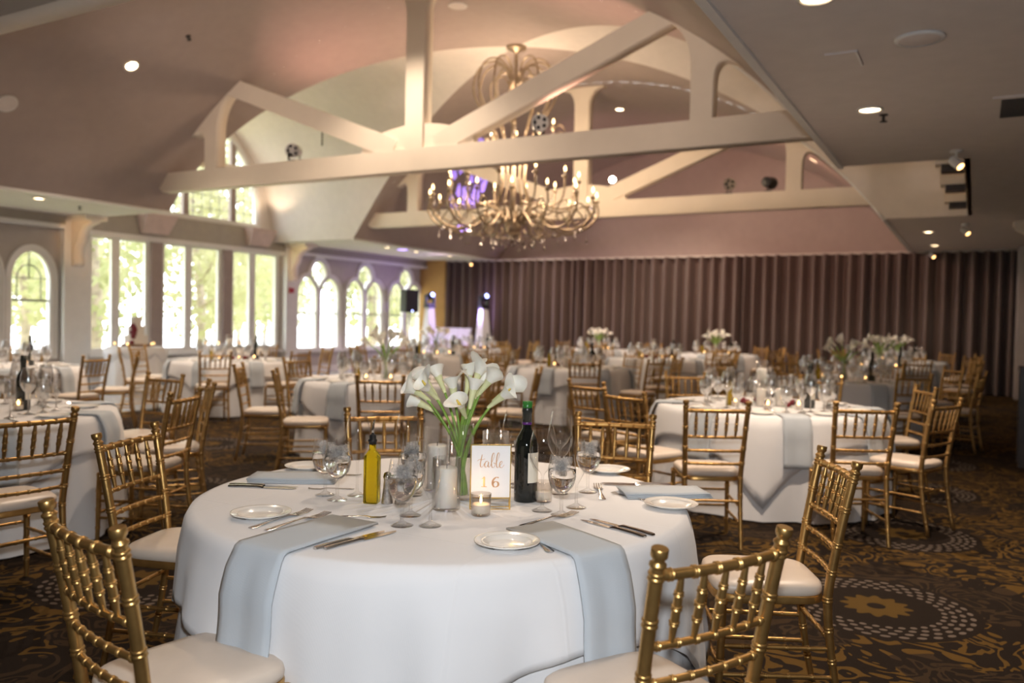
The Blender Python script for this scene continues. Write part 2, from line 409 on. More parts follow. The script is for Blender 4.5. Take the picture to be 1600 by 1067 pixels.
# ------------------------------------------------------------------ the room
XW = -14.9; XL = -12.35; XR = -1.35; XC = -6.85; XE = -0.16; XRW = 4.2
Y0 = -2.6; YN = 9.8; YF = 14.7; YC = 12.25; YG = 21.25; ZC = 3.2
VR = math.sqrt(46.1); VZ = -0.78
def zmain(X): return VZ + math.sqrt(max(0, VR * VR - (X - XC) ** 2))
ZTOP = zmain(XC); HY = 2.45; HZ = ZTOP - ZC
def ycross(z): return HY * math.sqrt(max(0, 1 - ((z - ZC) / HZ) ** 2))
def xmain(z): return math.sqrt(max(0, VR * VR - (z - VZ) ** 2))

fl = MB().box(-10.75, XRW, Y0, YG, -0.12, 0).build('floor', 'carpet_pattern'); struct(fl, 'dark patterned carpet with gold scrolls and dotted medallions', 'floor')
fw_ = MB().box(XW, -10.75, Y0, YG, -0.12, 0.0).build('floor', 'walkway_tile'); struct(fw_, 'pale polished walkway floor along the windows', 'floor')

# ceilings
ce = sroot('ceiling', 'plain dim ceiling with flat sides and a tall crossing vault', 'ceiling')
MB().box(XR, XRW, Y0, YN, ZC, ZC + 0.12).build('flat_panel', 'ceiling_paint', ce)
MB().box(XE, XRW, YN, YF, ZC, ZC + 0.12).build('flat_panel', 'ceiling_paint', ce)
MB().box(XR, XRW, YF, YG, ZC, ZC + 0.12).build('flat_panel', 'ceiling_paint', ce)
MB().box(XW, XL, Y0, YN, ZC, ZC + 0.12).build('soffit', 'ceiling_paint', ce)
MB().box(XW, XL, YF, YG, ZC, ZC + 0.12).build('soffit', 'ceiling_paint', ce)
nx = 64
xs = [XC - 5.5 * math.cos(PI * i / nx) for i in range(nx + 1)]
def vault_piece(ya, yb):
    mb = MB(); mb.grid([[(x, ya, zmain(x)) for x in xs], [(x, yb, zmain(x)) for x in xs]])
    mb.build('vault', 'vault_paint_shaded', ce, smooth=True)
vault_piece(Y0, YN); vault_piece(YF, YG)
# main vault inside the crossing bay, cut along the groins
nk = 40
zs = [ZC + HZ * math.sin(PI / 2 * i / nk) for i in range(nk + 1)]
for sx in (-1, 1):
    for yb, sy in ((YN, -1), (YF, 1)):
        MB().grid([[(XC + sx * xmain(z), yb, z) for z in zs], [(XC + sx * xmain(z), YC + sy * ycross(z), z) for z in zs]]).build('vault_groin', 'vault_paint_shaded', ce, smooth=True)
        # cross vault
        xe = XW if sx < 0 else XE
        MB().grid([[(xe, YC + sy * ycross(z), z) for z in zs], [(XC + sx * xmain(z), YC + sy * ycross(z), z) for z in zs]]).build('cross_vault', 'cross_paint_daylit', ce, smooth=True)
# thin edge mouldings of the vault
tr = sroot('trim_1', 'thin pale moulding along the edges of the vault', 'moulding')
for X in (XL, XR):
    for a, b in ((Y0, YN), (YF, YG)): MB().box(X - 0.03, X + 0.03, a, b, ZC - 0.025, ZC + 0.02).build('edge_moulding', 'white_trim', tr)
for yb, s in ((YN, -1), (YF, 1)):
    zz = [z for z in zs if z < 4.75]
    MB().tube([(XC + xmain(z) , yb + 0.02 * s, z) for z in zz], 0.03, 6).build('edge_moulding', 'white_trim', tr, smooth=True)

# walls
wb = struct(MB().box(XW - 0.2, XRW + 0.2, YG, YG + 0.2, 0, ZC).build('wall_back', 'wall_paint'), 'back wall behind the curtain', 'wall')
gp = [(XC + 5.5, ZC)] + [(x, zmain(x)) for x in reversed(xs)] + [(XC - 5.5, ZC)]
g = plate2d([gp[1:-1]], 0.1, lambda a, b, c: (a, YG + 0.05 + c, b), 'wall_gable', 'vault_paint_shaded'); struct(g, 'pink-lit arched end wall above the curtain', 'wall')
g2 = plate2d([gp[1:-1]], 0.1, lambda a, b, c: (a, Y0 - 0.05 + c, b), 'wall_front_gable', 'vault_paint_shaded'); struct(g2, 'arched end wall behind the camera', 'wall')
struct(MB().box(XW - 0.2, XRW + 0.2, Y0 - 0.2, Y0, 0, ZC + 0.05).build('wall_front', 'wall_paint'), 'plain wall behind the camera', 'wall')
struct(MB().box(XRW, XRW + 0.2, Y0, YG, 0, ZC + 0.05).build('wall_right', 'wall_paint'), 'plain right wall', 'wall')
cr_ = [(YC + HY * math.cos(PI * i / 40), ZC + HZ * math.sin(PI * i / 40)) for i in range(41)]
we = plate2d([cr_], 0.06, lambda a, b, c: (XE + 0.03 + c, a, b), 'wall_transept', 'truss_paint'); struct(we, 'cream end wall of the right ceiling recess', 'wall')
br = sroot('trim_2', 'cream ledges stepping along the right ceiling recess', 'ledge')
for y in (10.15, 11.6, 13.2):
    MB().box(XE - 0.28, XE, y, y + 0.22, ZC + 0.02, ZC + 0.40).build('ledge', 'truss_paint', br)
    MB().box(XE - 0.22, XE, y + 0.02, y + 0.20, ZC - 0.06, ZC + 0.02).build('ledge_foot', 'dark_wood', br)
struct(MB().box(XW + 0.0, -13.98, YG - 0.35, YG, 0, ZC).build('wall_panel', 'ochre_wall'), 'ochre wall panel left of the curtain', 'wall')

# window wall with openings
twinA = [(8.90, 0.43), (7.94, 0.43), (6.0, 0.43), (5.04, 0.43)]
big = (9.98, 15.02, 0.60, 2.97)
trip = [16.42, 18.28, 20.16]
holes = [rect(*big)]
for cy, hw in twinA: holes.append(arch(cy, hw, 0.60, 2.02, 0.55))
def trip_outline(cy, grow=0.0):
    # two lancets side by side with a pointed light above them: upper envelope of the three arches
    W_ = 0.835 + grow; pts = [(cy - W_, 0.58), (cy + W_, 0.58)]
    def top(dy):
        z = 2.0
        for c_ in (-0.42, 0.42):
            q = 1 - ((dy - c_) / (0.415 + grow)) ** 2
            if q > 0: z = max(z, 2.0 + (0.49 + grow) * math.sqrt(q))
        q = 1 - (dy / (0.35 + grow)) ** 2
        if q > 0: z = max(z, 2.45 + (0.46 + grow) * math.sqrt(q) ** 0.9)
        return z
    n_ = 72
    for i in range(n_ + 1):
        dy = W_ * math.cos(PI * i / n_); pts.append((cy + dy, top(dy) + (0.001 if 0 < i < n_ else 0)))
    return pts
for cy in trip: holes.append(trip_outline(cy))
wl = plate2d([rect(Y0, YG, 0, ZC)] + holes, 0.24, lambda a, b, c: (XW - 0.12 + c, a, b), 'wall_left', 'wall_paint'); struct(wl, 'taupe wall with tall windows and arched windows', 'wall')
gable_win = arch(YC, 2.10, 3.48, 3.80, 2.06, 28)
gl = plate2d([[(YC + 2.6, ZC)] + [(YC + HY * 1.03 * math.cos(PI * i / 40), ZC + HZ * 1.02 * math.sin(PI * i / 40)) for i in range(41)] + [(YC - 2.6, ZC)], gable_win], 0.24, lambda a, b, c: (XW - 0.12 + c, a, b), 'wall_left_gable', 'cross_paint_daylit'); struct(gl, 'cream gable wall around the big arched window', 'wall')

def loop_frame(name, outer, inner, depth, x, mat, parent):
    return plate2d([outer, inner], depth, lambda a, b, c: (x + c, a, b), name, mat, parent)
def scale_loop(lp, d):
    ca = sum(p[0] for p in lp) / len(lp); out = []
    mb_ = min(p[1] for p in lp); mt_ = max(p[1] for p in lp); ma = min(p[0] for p in lp); mA = max(p[0] for p in lp)
    cb = (mb_ + mt_) / 2; cm = (ma + mA) / 2; fa = 1 - 2 * d / (mA - ma); fb = 1 - 2 * d / (mt_ - mb_)
    return [(cm + (a - cm) * fa, cb + (b - cb) * fb) for a, b in lp]
wn = 0
def window(label):
    global wn
    wn += 1
    return sroot('window_%d' % wn, label, 'window')
# tall windows: three bays of two panes
wbig = window('tall six-pane window between two corbelled piers')
bays = [(10.0, 11.36), (11.64, 13.24), (13.50, 15.0)]
for i, (a, b) in enumerate(bays):
    mid = a + (b - a) * 0.44
    for p, q in ((a, mid), (mid, b)):
        sash_ = plate2d([rect(p, q, 0.62, 2.95), rect(p + 0.075, q - 0.075, 0.72, 2.87)], 0.10, lambda u, v, c: (XW - 0.05 + c, u, v), 'sash', 'white_trim', wbig)
        MB().box(XW - 0.075, XW - 0.065, p + 0.07, q - 0.07, 0.71, 2.88).build('pane', 'pane', sash_)
for a, b in ((11.36, 11.64), (13.24, 13.50)): MB().box(XW - 0.06, XW + 0.05, a, b, 0.6, 2.97).build('mullion', 'mullion_taupe', wbig)
MB().box(XW, XW + 0.14, 9.95, 15.05, 0.56, 0.62).build('window_sill', 'white_trim', wbig)
MB().box(XW, XW + 0.10, 9.9, 15.1, 2.90, 3.0).build('head_moulding', 'white_trim', wbig)
# arched twins
for k, (cy, hw) in enumerate(twinA):
    wi = window('%s arched leaded window left of the tall window' % ['first', 'second', 'third', 'fourth'][k])
    o = arch(cy, hw, 0.60, 2.02, 0.55); inn = scale_loop(o, 0.07)
    loop_frame('frame', o, inn, 0.14, XW - 0.05, 'white_trim', wi)
    plate2d([scale_loop(o, 0.06)], 0.008, lambda u, v, c: (XW - 0.08 + c, u, v), 'pane', 'pane', wi)
    oo = arch(cy, hw + 0.045, 0.555, 2.02, 0.61); loop_frame('casing', oo, arch(cy, hw, 0.60, 2.02, 0.55), 0.05, XW + 0.02, 'white_trim', wi)
    MB().box(XW - 0.09, XW - 0.06, cy - hw + 0.06, cy + hw - 0.06, 1.60, 1.64).build('glazing_bar', 'lead', wi)
    MB().tube([(XW - 0.075, cy - 0.22, 1.64), (XW - 0.075, cy - 0.22, 2.02)] + [(XW - 0.075, cy - 0.22 * math.cos(PI * i / 10), 2.02 + 0.24 * math.sin(PI * i / 10)) for i in range(1, 10)] + [(XW - 0.075, cy + 0.22, 2.02), (XW - 0.075, cy + 0.22, 1.64)], 0.012, 5).build('glazing_bar', 'lead', wi)
    MB().tube([(XW - 0.075, cy, 2.0), (XW - 0.075, cy, 2.5)], 0.012, 5).build('glazing_bar', 'lead', wi)
    MB().tube([(XW - 0.075, cy - hw + .06, 2.02), (XW - 0.075, cy + hw - .06, 2.02)], 0.008, 5).build('glazing_bar', 'lead', wi)
# triple lancets
def lancet(cy, hw, b0, spring, rise): return arch(cy, hw, b0, spring, rise, 14)
for k, cy in enumerate(trip):
    wi = window('%s triple lancet window right of the tall window' % ['nearest', 'middle', 'farthest'][k])
    for s in (-1, 1):
        o = lancet(cy + s * 0.42, 0.415, 0.58, 2.0, 0.49)
        loop_frame('frame', o, scale_loop(o, 0.055), 0.16, XW - 0.05, 'white_trim', wi)
        plate2d([scale_loop(o, 0.05)], 0.008, lambda u, v, c: (XW - 0.08 + c, u, v), 'pane', 'pane', wi)
        MB().box(XW - 0.09, XW - 0.06, cy + s * 0.42 - 0.37, cy + s * 0.42 + 0.37, 1.50, 1.535).build('glazing_bar', 'lead', wi)
        for dy in (-0.12, 0.12): MB().box(XW - 0.085, XW - 0.07, cy + s * 0.42 + dy - 0.006, cy + s * 0.42 + dy + 0.006, 1.53, 2.35).build('glazing_bar', 'lead', wi)
        MB().box(XW - 0.085, XW - 0.07, cy + s * 0.42 - 0.37, cy + s * 0.42 + 0.37, 1.98, 1.995).build('glazing_bar', 'lead', wi)
    o = [(cy, 2.10)] + [(cy + 0.35 * math.cos(PI * i / 12), 2.45 + 0.46 * math.sin(PI * i / 12) ** 0.9) for i in range(13)]
    loop_frame('frame', o, scale_loop(o, 0.05), 0.16, XW - 0.05, 'white_trim', wi)
    plate2d([scale_loop(o, 0.045)], 0.008, lambda u, v, c: (XW - 0.08 + c, u, v), 'pane', 'pane', wi)
    for z in (2.5, 2.68): MB().box(XW - 0.085, XW - 0.07, cy - 0.29, cy + 0.29, z, z + 0.012).build('glazing_bar', 'lead', wi)
    MB().box(XW - 0.085, XW - 0.07, cy - 0.006, cy + 0.006, 2.3, 2.88).build('glazing_bar', 'lead', wi)
    MB().box(XW, XW + 0.10, cy - 0.9, cy + 0.9, 0.52, 0.58).build('window_sill', 'white_trim', wi)
    tl = trip_outline(cy)
    big_o = [(a_, b_ - (.03 if i_ < 2 else 0)) for i_, (a_, b_) in enumerate(trip_outline(cy, .06))]
    loop_frame('casing', big_o, tl, 0.05, XW + 0.02, 'white_trim', wi)
# gable window
wi = window('big arched window high in the gable above the tall window')
loop_frame('frame', gable_win, scale_loop(gable_win, 0.09), 0.18, XW - 0.05, 'white_trim', wi)
plate2d([scale_loop(gable_win, 0.08)], 0.008, lambda u, v, c: (XW - 0.08 + c, u, v), 'pane', 'pane', wi)
for dy in (-1.30, 0.0, 1.30): MB().box(XW - 0.10, XW - 0.0, YC + dy - 0.07, YC + dy + 0.07, 3.5, 3.80 + math.sqrt(max(0, 2.06 ** 2 * (1 - (dy / 2.1) ** 2))) - 0.05).build('mullion', 'mullion_taupe', wi)
MB().box(XW - 0.10, XW + 0.02, YC - 1.85, YC + 1.85, 4.66, 4.84).build('transom', 'truss_paint', wi)
for i in range(-8, 9):
    dy = i * 0.24
    if abs(dy) < 2.0 and abs(i) not in (0, 5): MB().box(XW - 0.085, XW - 0.07, YC + dy - 0.006, YC + dy + 0.006, 3.5, min(4.66, 3.80 + 2.0 * math.sqrt(1 - (dy / 2.1) ** 2))).build('glazing_bar', 'lead', wi)
for z in (3.78, 4.07, 4.36): MB().box(XW - 0.085, XW - 0.07, YC - 1.98, YC + 1.98, z, z + 0.012).build('glazing_bar', 'lead', wi)

# header beam, cornice, baseboard
hb = sroot('trim_3', 'grey header beam over the tall windows', 'beam')
MB().box(XW, XW + 0.10, 9.9, 15.1, 3.0, 3.46).build('header', 'header_paint', hb)
for yb in (11.35, 14.15): 
    wdg = MB().add([(XW + .10, yb - .30, 3.06), (XW + .10, yb + .30, 3.06), (XW + .42, yb + .38, 3.44), (XW + .42, yb - .38, 3.44), (XW + .10, yb - .38, 3.44), (XW + .10, yb + .38, 3.44), (XW + .22, yb - .30, 3.06), (XW + .22, yb + .30, 3.06)],
                   [(0, 6, 7, 1), (6, 3, 2, 7), (0, 4, 3, 6), (1, 7, 2, 5), (4, 5, 2, 3), (0, 1, 5, 4)])
    u = tag(wdg.build('wall_uplight', 'pink_wedge'), 'pinkish wedge uplight on the header beam, %s of two' % ('left' if yb < 12 else 'right'), 'wall light', 'wedge uplights')
    light('uplight_lamp', 'SPOT', (XW + 0.32, yb, 3.55), 25, WARM, target=(XW + 0.8, yb, 6), spot=110, size=0.1)
cn = sroot('trim_4', 'cornice moulding under the window side soffit', 'cornice')
for a, b in ((Y0, 9.4), (15.5, YG)):
    MB().box(XW, XW + 0.22, a, b, 3.02, ZC).build('beam', 'header_paint', cn)
    MB().box(XW, XW + 0.26, a, b, 2.96, 3.03).build('moulding', 'white_trim', cn)
bb = struct(MB().box(XW, XW + 0.03, Y0, YG, 0, 0.16).build('baseboard_left', 'white_trim'), 'white baseboard under the windows', 'baseboard')

def corbel_pier(x, y0, y1, depth, side, label, n):
    r = sroot('trim_%d' % n, label, 'pier')
    MB().box(min(x, x + side * 0.16), max(x, x + side * 0.16), y0, y1, 0, ZC).build('pier', 'white_trim' if side > 0 else 'wall_paint', r)
    yc = (y0 + y1) / 2
    prof = [(0.16, 2.28), (0.24, 2.30), (0.26, 2.38), (0.22, 2.46), (0.24, 2.62), (0.34, 2.76), (0.38, 2.90), (0.50, 3.02), (depth, 3.08), (depth, 3.19), (0.16, 3.19)]
    plate2d([[(a, b) for a, b in prof]], 0.20, lambda u, v, c: (x + side * u, yc + c, v), 'corbel', 'truss_paint', r)
    MB().box(min(x, x + side * (depth + .03)), max(x, x + side * (depth + .03)), yc - 0.22, yc + 0.22, 3.12, ZC).build('abacus', 'truss_paint', r)
    return r
corbel_pier(XW, 9.42, 9.90, 0.72, 1, 'taupe pier with carved cream corbel left of the tall window', 5)
corbel_pier(XW, 15.10, 15.50, 0.72, 1, 'taupe pier with carved cream corbel right of the tall window', 6)
corbel_pier(1.12, 15.6, 16.2, 0.60, -1, 'pier with cream corbel at the right edge', 7)
struct(MB().box(0.74, 1.4, 20.2, YG, 0, ZC).build('wall_pier', 'wall_paint'), 'taupe wall stub right of the curtain', 'wall')
for y_, ln_ in ((9.35, 14), (15.05, 8)): light('corbel_spot', 'SPOT', (XW + 1.15, y_ - .5, 3.1), ln_, (1.0, 0.55, 0.22), target=(XW + .3, y_ + .3, 2.75), spot=50, size=.03, blend=.7)
tag(MB().box(XW + .16, XW + .22, 15.18, 15.30, 2.0, 2.12).build('alarm_strobe', 'red_device'), 'small red alarm box on the pier right of the tall window', 'alarm')

# ------------------------------------------------------------------ trusses
def truss(y, label):
    r = sroot('roof_truss', label, 'truss')
    T = 0.22; zb = 3.47; zt = 3.78
    def add(lp, name, th=T):
        plate2d(lp if isinstance(lp[0], list) else [lp], th, lambda a, b, c: (a, y + c, b), name, 'truss_paint', r)
    xl0 = XC - xmain(zb); xl1 = XC - xmain(zt)
    add([(xl0 + 0.12, zb), (-2 * -XC * -1 * 0 + XC + xmain(zb), zb), (XC + xmain(zt), zt), (xl1 + 0.0, zt), (xl0 - .02, zb + 0.12)], 'bottom_chord')
    def flared(xp, hw, name):
        sh = [(xp - hw, zt)]
        def side(sg):
            p0 = Vector((xp + sg * hw, zmain(xp + sg * hw) - 0.40)); p2 = Vector((xp + sg * (hw + 0.30), zmain(xp + sg * (hw + 0.30)))); p1 = Vector((xp + sg * hw, p2.y - 0.02 if False else zmain(xp + sg * hw) - 0.02))
            return [tuple(p) for p in bez2(p0, p1, p2)]
        sh += side(-1) + [(xp - hw, zmain(xp - hw) + 0.03), (xp + hw, zmain(xp + hw) + 0.03)] + side(1)[::-1] + [(xp + hw, zt)]
        add(sh, name, T * 0.95)
    def bez2(p0, p1, p2, n=8): return [p0 * (1 - t) ** 2 + p1 * 2 * t * (1 - t) + p2 * t * t for t in [i / n for i in range(n + 1)]]
    flared(XC, 0.15, 'king_post')
    for s in (-1, 1):
        flared(XC + s * 4.03, 0.13, 'post')
        # diagonal from the foot of the king post up to the shoulder
        a = Vector((XC + s * 0.35, zt + 0.02)); b = Vector((XC + s * 3.62, 5.06)); d = (b - a).normalized(); nrm = Vector((-d.y, d.x)) * 0.14
        add([tuple(a + nrm), tuple(b + nrm), tuple(b - nrm), tuple(a - nrm)], 'diagonal_brace', T * 0.9)
    # curved collar at the foot of the king post
    add([(XC - 0.95, zt)] + [(XC + 0.95 * math.cos(PI - PI * i / 14), zt + 0.34 * math.sin(PI * i / 14)) for i in range(1, 14)] + [(XC + 0.95, zt)], 'collar', T * 0.6)
    return r
truss(3.46, 'cream roof truss nearest the camera, mostly out of view')
truss(9.50, 'long cream roof truss crossing in front of the chandelier')
truss(15.02, 'far cream roof truss behind the chandelier')

# ------------------------------------------------------------------ ceiling fittings
me_ring = MB().lathe([(0.085, 0.0), (0.10, 0.0), (0.105, -0.012), (0.085, -0.014), (0.078, -0.002)], 20, cap0=False, cap1=False).mesh('ring', 'white_trim', True)
me_lamp = MB().lathe([(0.08, -0.004), (0.0, -0.006)], 18, cap0=False, cap1=False).mesh('lamp', 'downlight_glow')
def downlight(loc, label, group, energy, tilt=None, spot=110):
    t = thing('downlight', label, 'downlight', loc, 0, group)
    link('lamp', me_lamp, link('trim_ring', me_ring, t))
    if tilt: t.rotation_euler = tilt
    light('downlight_beam', 'SPOT', (loc[0], loc[1], loc[2] - 0.06), energy, (1.0, 0.80, 0.62), target=(loc[0], loc[1], 0), spot=spot, size=0.06, blend=0.7)
DL = 62
for i, y in enumerate((-0.6, 2.1, 4.72, 7.31)): downlight((-0.8, y, ZC - .001), 'recessed downlight in the near right ceiling, %s from the camera' % ('first', 'second', 'third', 'fourth')[i], 'right ceiling downlights', DL * (.35, .3, 3.2, 2.8)[i])
for i, y in enumerate((16.9, 19.64)): downlight((-0.8, y, ZC - .001), 'recessed downlight in the far right ceiling, %s the curtain' % ('farther from' if i == 0 else 'nearer to'), 'right ceiling downlights', DL * 0.35)
for i, y in enumerate((-0.6, 2.1, 4.72)): downlight((1.9, y, ZC - .001), 'added unseen recessed downlight above the right side aisle, %s from the camera' % ('first', 'second', 'third')[i], 'right ceiling downlights', DL * .4)  # second row added out of view for more light from above
for i, y in enumerate((2.3, 5.0, 7.82, 16.66, 17.9, 19.5)): downlight((-12.9, y, ZC - .001), 'recessed downlight in the window soffit, %s from the near end' % ('first', 'second', 'third', 'fourth', 'fifth', 'sixth')[i], 'window soffit downlights', DL * 0.8)
def on_vault(x, y, label, en):
    th = math.atan2(x - XC, zmain(x) - VZ)
    downlight((x - 0.004 * math.sin(th), y, zmain(x) - 0.006), label, 'vault downlights', en, (0, th, 0))
for k, (x, y) in enumerate(((-10.53, 2.3), (-10.53, 5.0), (-10.53, 7.70), (-6.8, 16.75), (-3.3, 5.0), (-2.95, 17.6), (-10.5, 19.2), (-3.2, 2.2))):
    on_vault(x, y, ['recessed downlight high on the left vault slope near the camera', 'recessed downlight on the left vault slope, second one', 'bright recessed downlight on the left vault slope before the first truss', 'recessed downlight at the vault crown behind the far truss', 'recessed downlight on the right vault slope near the camera', 'recessed downlight on the right vault slope by the end wall', 'recessed downlight on the far left vault slope', 'recessed downlight on the right vault slope over the first row'][k], DL * (1.5, 3.0, 4.0, 5.0, 3.0, 3.0, 4.0, .8)[k])
for i, y in enumerate((5.4, 8.2, 18.6)): on_vault(-6.85, y, 'added recessed downlight along the vault crown, %s from the camera' % ('first', 'second', 'last')[i], DL * 6)  # crown downlights added to brighten the tables below
# purple round soffit light
pl = thing('round_ceiling_light', 'round purple glowing light in the window soffit', 'ceiling light', (-12.86, 17.25, ZC - .001))
MB().lathe([(0.17, 0), (0.19, -.015), (0.15, -.018)], 24, cap0=False, cap1=False).build('trim_ring', 'white_trim', pl, True)
MB().lathe([(0.155, -.012), (0.0, -.014)], 24, cap0=False, cap1=False).build('lamp', 'purple_glow', pl)
def ceiling_speaker(loc, label, rot=(0, 0, 0), r=0.13):
    t = thing('ceiling_speaker', label, 'speaker', loc, 0, 'ceiling speakers'); t.rotation_euler = rot
    MB().lathe([(r, 0), (r + .012, -.004), (r + .008, -.018), (r - .012, -.02)], 24, cap0=False, cap1=False).build('rim', 'white_trim', t, True)
    MB().lathe([(r - .01, -.014), (r * .6, -.02), (0, -.022)], 24, cap0=False, cap1=False).build('grille', 'ceiling_paint', t, True)
ceiling_speaker((-0.35, 5.64, ZC), 'round speaker grille in the right ceiling')
def slope(x): return (0, math.atan2(x - XC, zmain(x) - VZ), 0)
ceiling_speaker((-11.45, 6.49, zmain(-11.45) - .002), 'round speaker on the left vault slope', slope(-11.45))
ceiling_speaker((-6.73, 10.26, ZTOP - .002), 'round speaker at the vault crown before the chandelier')
vent = thing('air_vent', 'louvred air vent in the right ceiling', 'vent', (0.34, 7.67, ZC))
MB().box(-.28, .28, -.36, .36, -.015, 0).build('frame', 'ceiling_paint', vent)
for i in range(9): MB().box(-.22, .22, -.30 + i * .07, -.30 + i * .07 + .035, -.022, -.012).build('slat', 'black_metal', vent)
hatch = thing('access_panel', 'flat rectangular access panel in the right ceiling', 'panel', (-0.81, 5.88, ZC))
MB().box(-.10, .10, -.16, .16, -.012, 0).build('panel', 'ceiling_paint', hatch); MB().box(.085, .10, -.16, .16, -.016, -.01).build('lip', 'white_trim', hatch)
def sprinkler(loc, label, rot=(0, 0, 0)):
    t = thing('sprinkler', label, 'sprinkler', loc, 0, 'sprinklers'); t.rotation_euler = rot
    MB().lathe([(.035, 0), (.035, -.006), (.012, -.01), (.012, -.05)], 12).build('stem', 'black_metal', t, True)
    MB().lathe([(.004, -.05), (.03, -.055), (.03, -.06), (.004, -.062)], 12).build('deflector', 'black_metal', t, True)
sprinkler((-0.72, 7.55, ZC), 'sprinkler head beside the right ceiling downlight')
sprinkler((-9.8, 8.06, zmain(-9.8)), 'dark sprinkler head on the left vault slope', slope(-9.8))
sprinkler((-11.0, 9.62, zmain(-11.0)), 'dark sprinkler head on the left slope behind the first truss', slope(-11.0))
sprinkler((-3.1, 10.2, 4.85), 'dark sprinkler head in the right ceiling recess')
sprinkler((-13.2, 8.7, ZC), 'sprinkler head in the window soffit')
def track_spot(loc, label, aim=(0.5, -0.35)):
    t = thing('ceiling_spotlight', label, 'spotlight', loc, 0, 'ceiling spotlights')
    MB().lathe([(.06, 0), (.06, -.015), (.01, -.02), (.01, -.10)], 12).build('mount', 'white_trim', t, True)
    d = Vector((aim[0], aim[1], -0.55)).normalized(); p = Vector((0, 0, -.12))
    MB().tube([p - d * .07, p - d * .06, p + d * .07], [.02, .045, .045], 14).build('head', 'white_trim', t, True, 40)
    MB().tube([p + d * .071, p + d * .074], [.036, .036], 14).build('lamp', 'spot_lamp', t)
track_spot((-0.22, 9.34, ZC), 'small white spotlight hanging at the ceiling recess')
track_spot((-0.2, 15.86, ZC), 'small white spotlight beyond the ceiling recess')
track_spot((-0.9, 20.75, ZC), 'small spotlight in front of the curtain at right')
track_spot((-12.9, 20.6, ZC), 'small glowing spotlight at the left curtain end')
track_spot((-13.6, 10.2, ZC + .9), 'small spotlight near the tall window header')

# ------------------------------------------------------------------ uplights standing on the trusses, pink wash and violet pattern
def stage_lamp(loc, aim, label, mat='chrome', r=0.11):
    t = thing('stage_light', label, 'stage light', loc, 0, 'stage lights on the trusses')
    d = (Vector(aim) - Vector(loc)).normalized(); p = Vector((0, 0, 0.17))
    MB().box(-.07, .07, -.07, .07, 0, .02).build('base', 'black_plastic', t)
    MB().beam((0, -.12, .02), (0, -.12, .22), .03, .012, up=(1, 0, 0)).beam((0, .12, .02), (0, .12, .22), .03, .012, up=(1, 0, 0)).beam((0, -.12, .02), (0, .12, .02), .03, .012).build('yoke', 'black_plastic', t)
    MB().tube([p - d * .13, p - d * .12, p + d * .10, p + d * .11], [.05, r * .8, r, r], 16).build('can', mat, t, True, 40)
    for k in range(5):
        a = 2 * PI * k / 5; s_ = d.cross(Vector((0, 0, 1))).normalized(); u_ = s_.cross(d)
        MB().ball(tuple(p + d * .105 + (s_ * math.cos(a) + u_ * math.sin(a)) * r * .6), .026, 8, 6).build('lens', 'black_plastic', t, True)
    return t
PINK = (1.0, 0.52, 0.40)
st = [((-9.15, 9.50, 3.78), (-6, 3, 2.6), 'silver stage light on the left part of the first truss', 'chrome'),
      ((-4.95, 9.50, 3.78), (-1, 3, 3.5), 'white and black stage light on the right part of the first truss', 'white_trim'),
      ((-3.95, 15.02, 3.78), (-1, 5, 3.8), 'silver stage light on the far truss at right', 'chrome'),
      ((-3.25, 15.02, 3.78), (-2, 20, 3.8), 'small dark stage light on the far truss at right', 'black_plastic')]
for loc, aim, lb, mt in st: stage_lamp(loc, aim, lb, mt)
for X in (-9.0, -4.6):  # unseen lamps added to brighten the first truss
    stage_lamp((X, 3.46, 3.78), (X, 9.5, 4.2), 'added unseen stage light on the truss nearest the camera, %s one' % ('left' if X < -6 else 'right'))
    light('added_front_wash', 'SPOT', (X + .1, 3.75, 3.98), 260, (1.0, 0.80, 0.66), target=(XC + (X - XC) * 1.1, 9.5, 4.2), spot=58, size=0.12, blend=0.9)
tag(MB().tube([(-8.6, 9.5, 3.98), (-8.6, 9.5, 4.20), (-8.3, 9.5, 4.33), (-8.0, 9.5, 4.10)], .012, 6).build('lamp_bracket', 'black_metal', None), 'thin dark bracket on the diagonal of the first truss', 'bracket')
light('pink_wash', 'SPOT', (-8.9, 10.3, 3.9), 70, PINK, target=(-8.6, 10.2, 6.2), spot=110, size=0.12, blend=0.9)
light('pink_wash', 'SPOT', (-4.9, 9.95, 3.9), 55, PINK, target=(-4.3, 9.8, 6.0), spot=110, size=0.12, blend=0.9)
light('pink_wash', 'SPOT', (-4.0, 15.5, 3.95), 170, PINK, target=(-3.6, 21.0, 4.8), spot=120, size=0.15, blend=0.9)
light('pink_wash', 'SPOT', (-8.2, 15.5, 3.95), 100, (1.0, 0.50, 0.48), target=(-7.6, 21.0, 4.6), spot=120, size=0.15, blend=0.9)
light('violet_wash', 'SPOT', (-12.2, 19.8, 2.1), 70, (0.50, 0.34, 1.0), target=(-14.8, 18.0, 1.9), spot=130, size=0.1, blend=0.9)
light('violet_wash', 'SPOT', (-12.6, 20.0, 1.6), 40, (0.52, 0.36, 1.0), target=(-11.5, 21.1, 2.0), spot=130, size=0.1, blend=0.9)
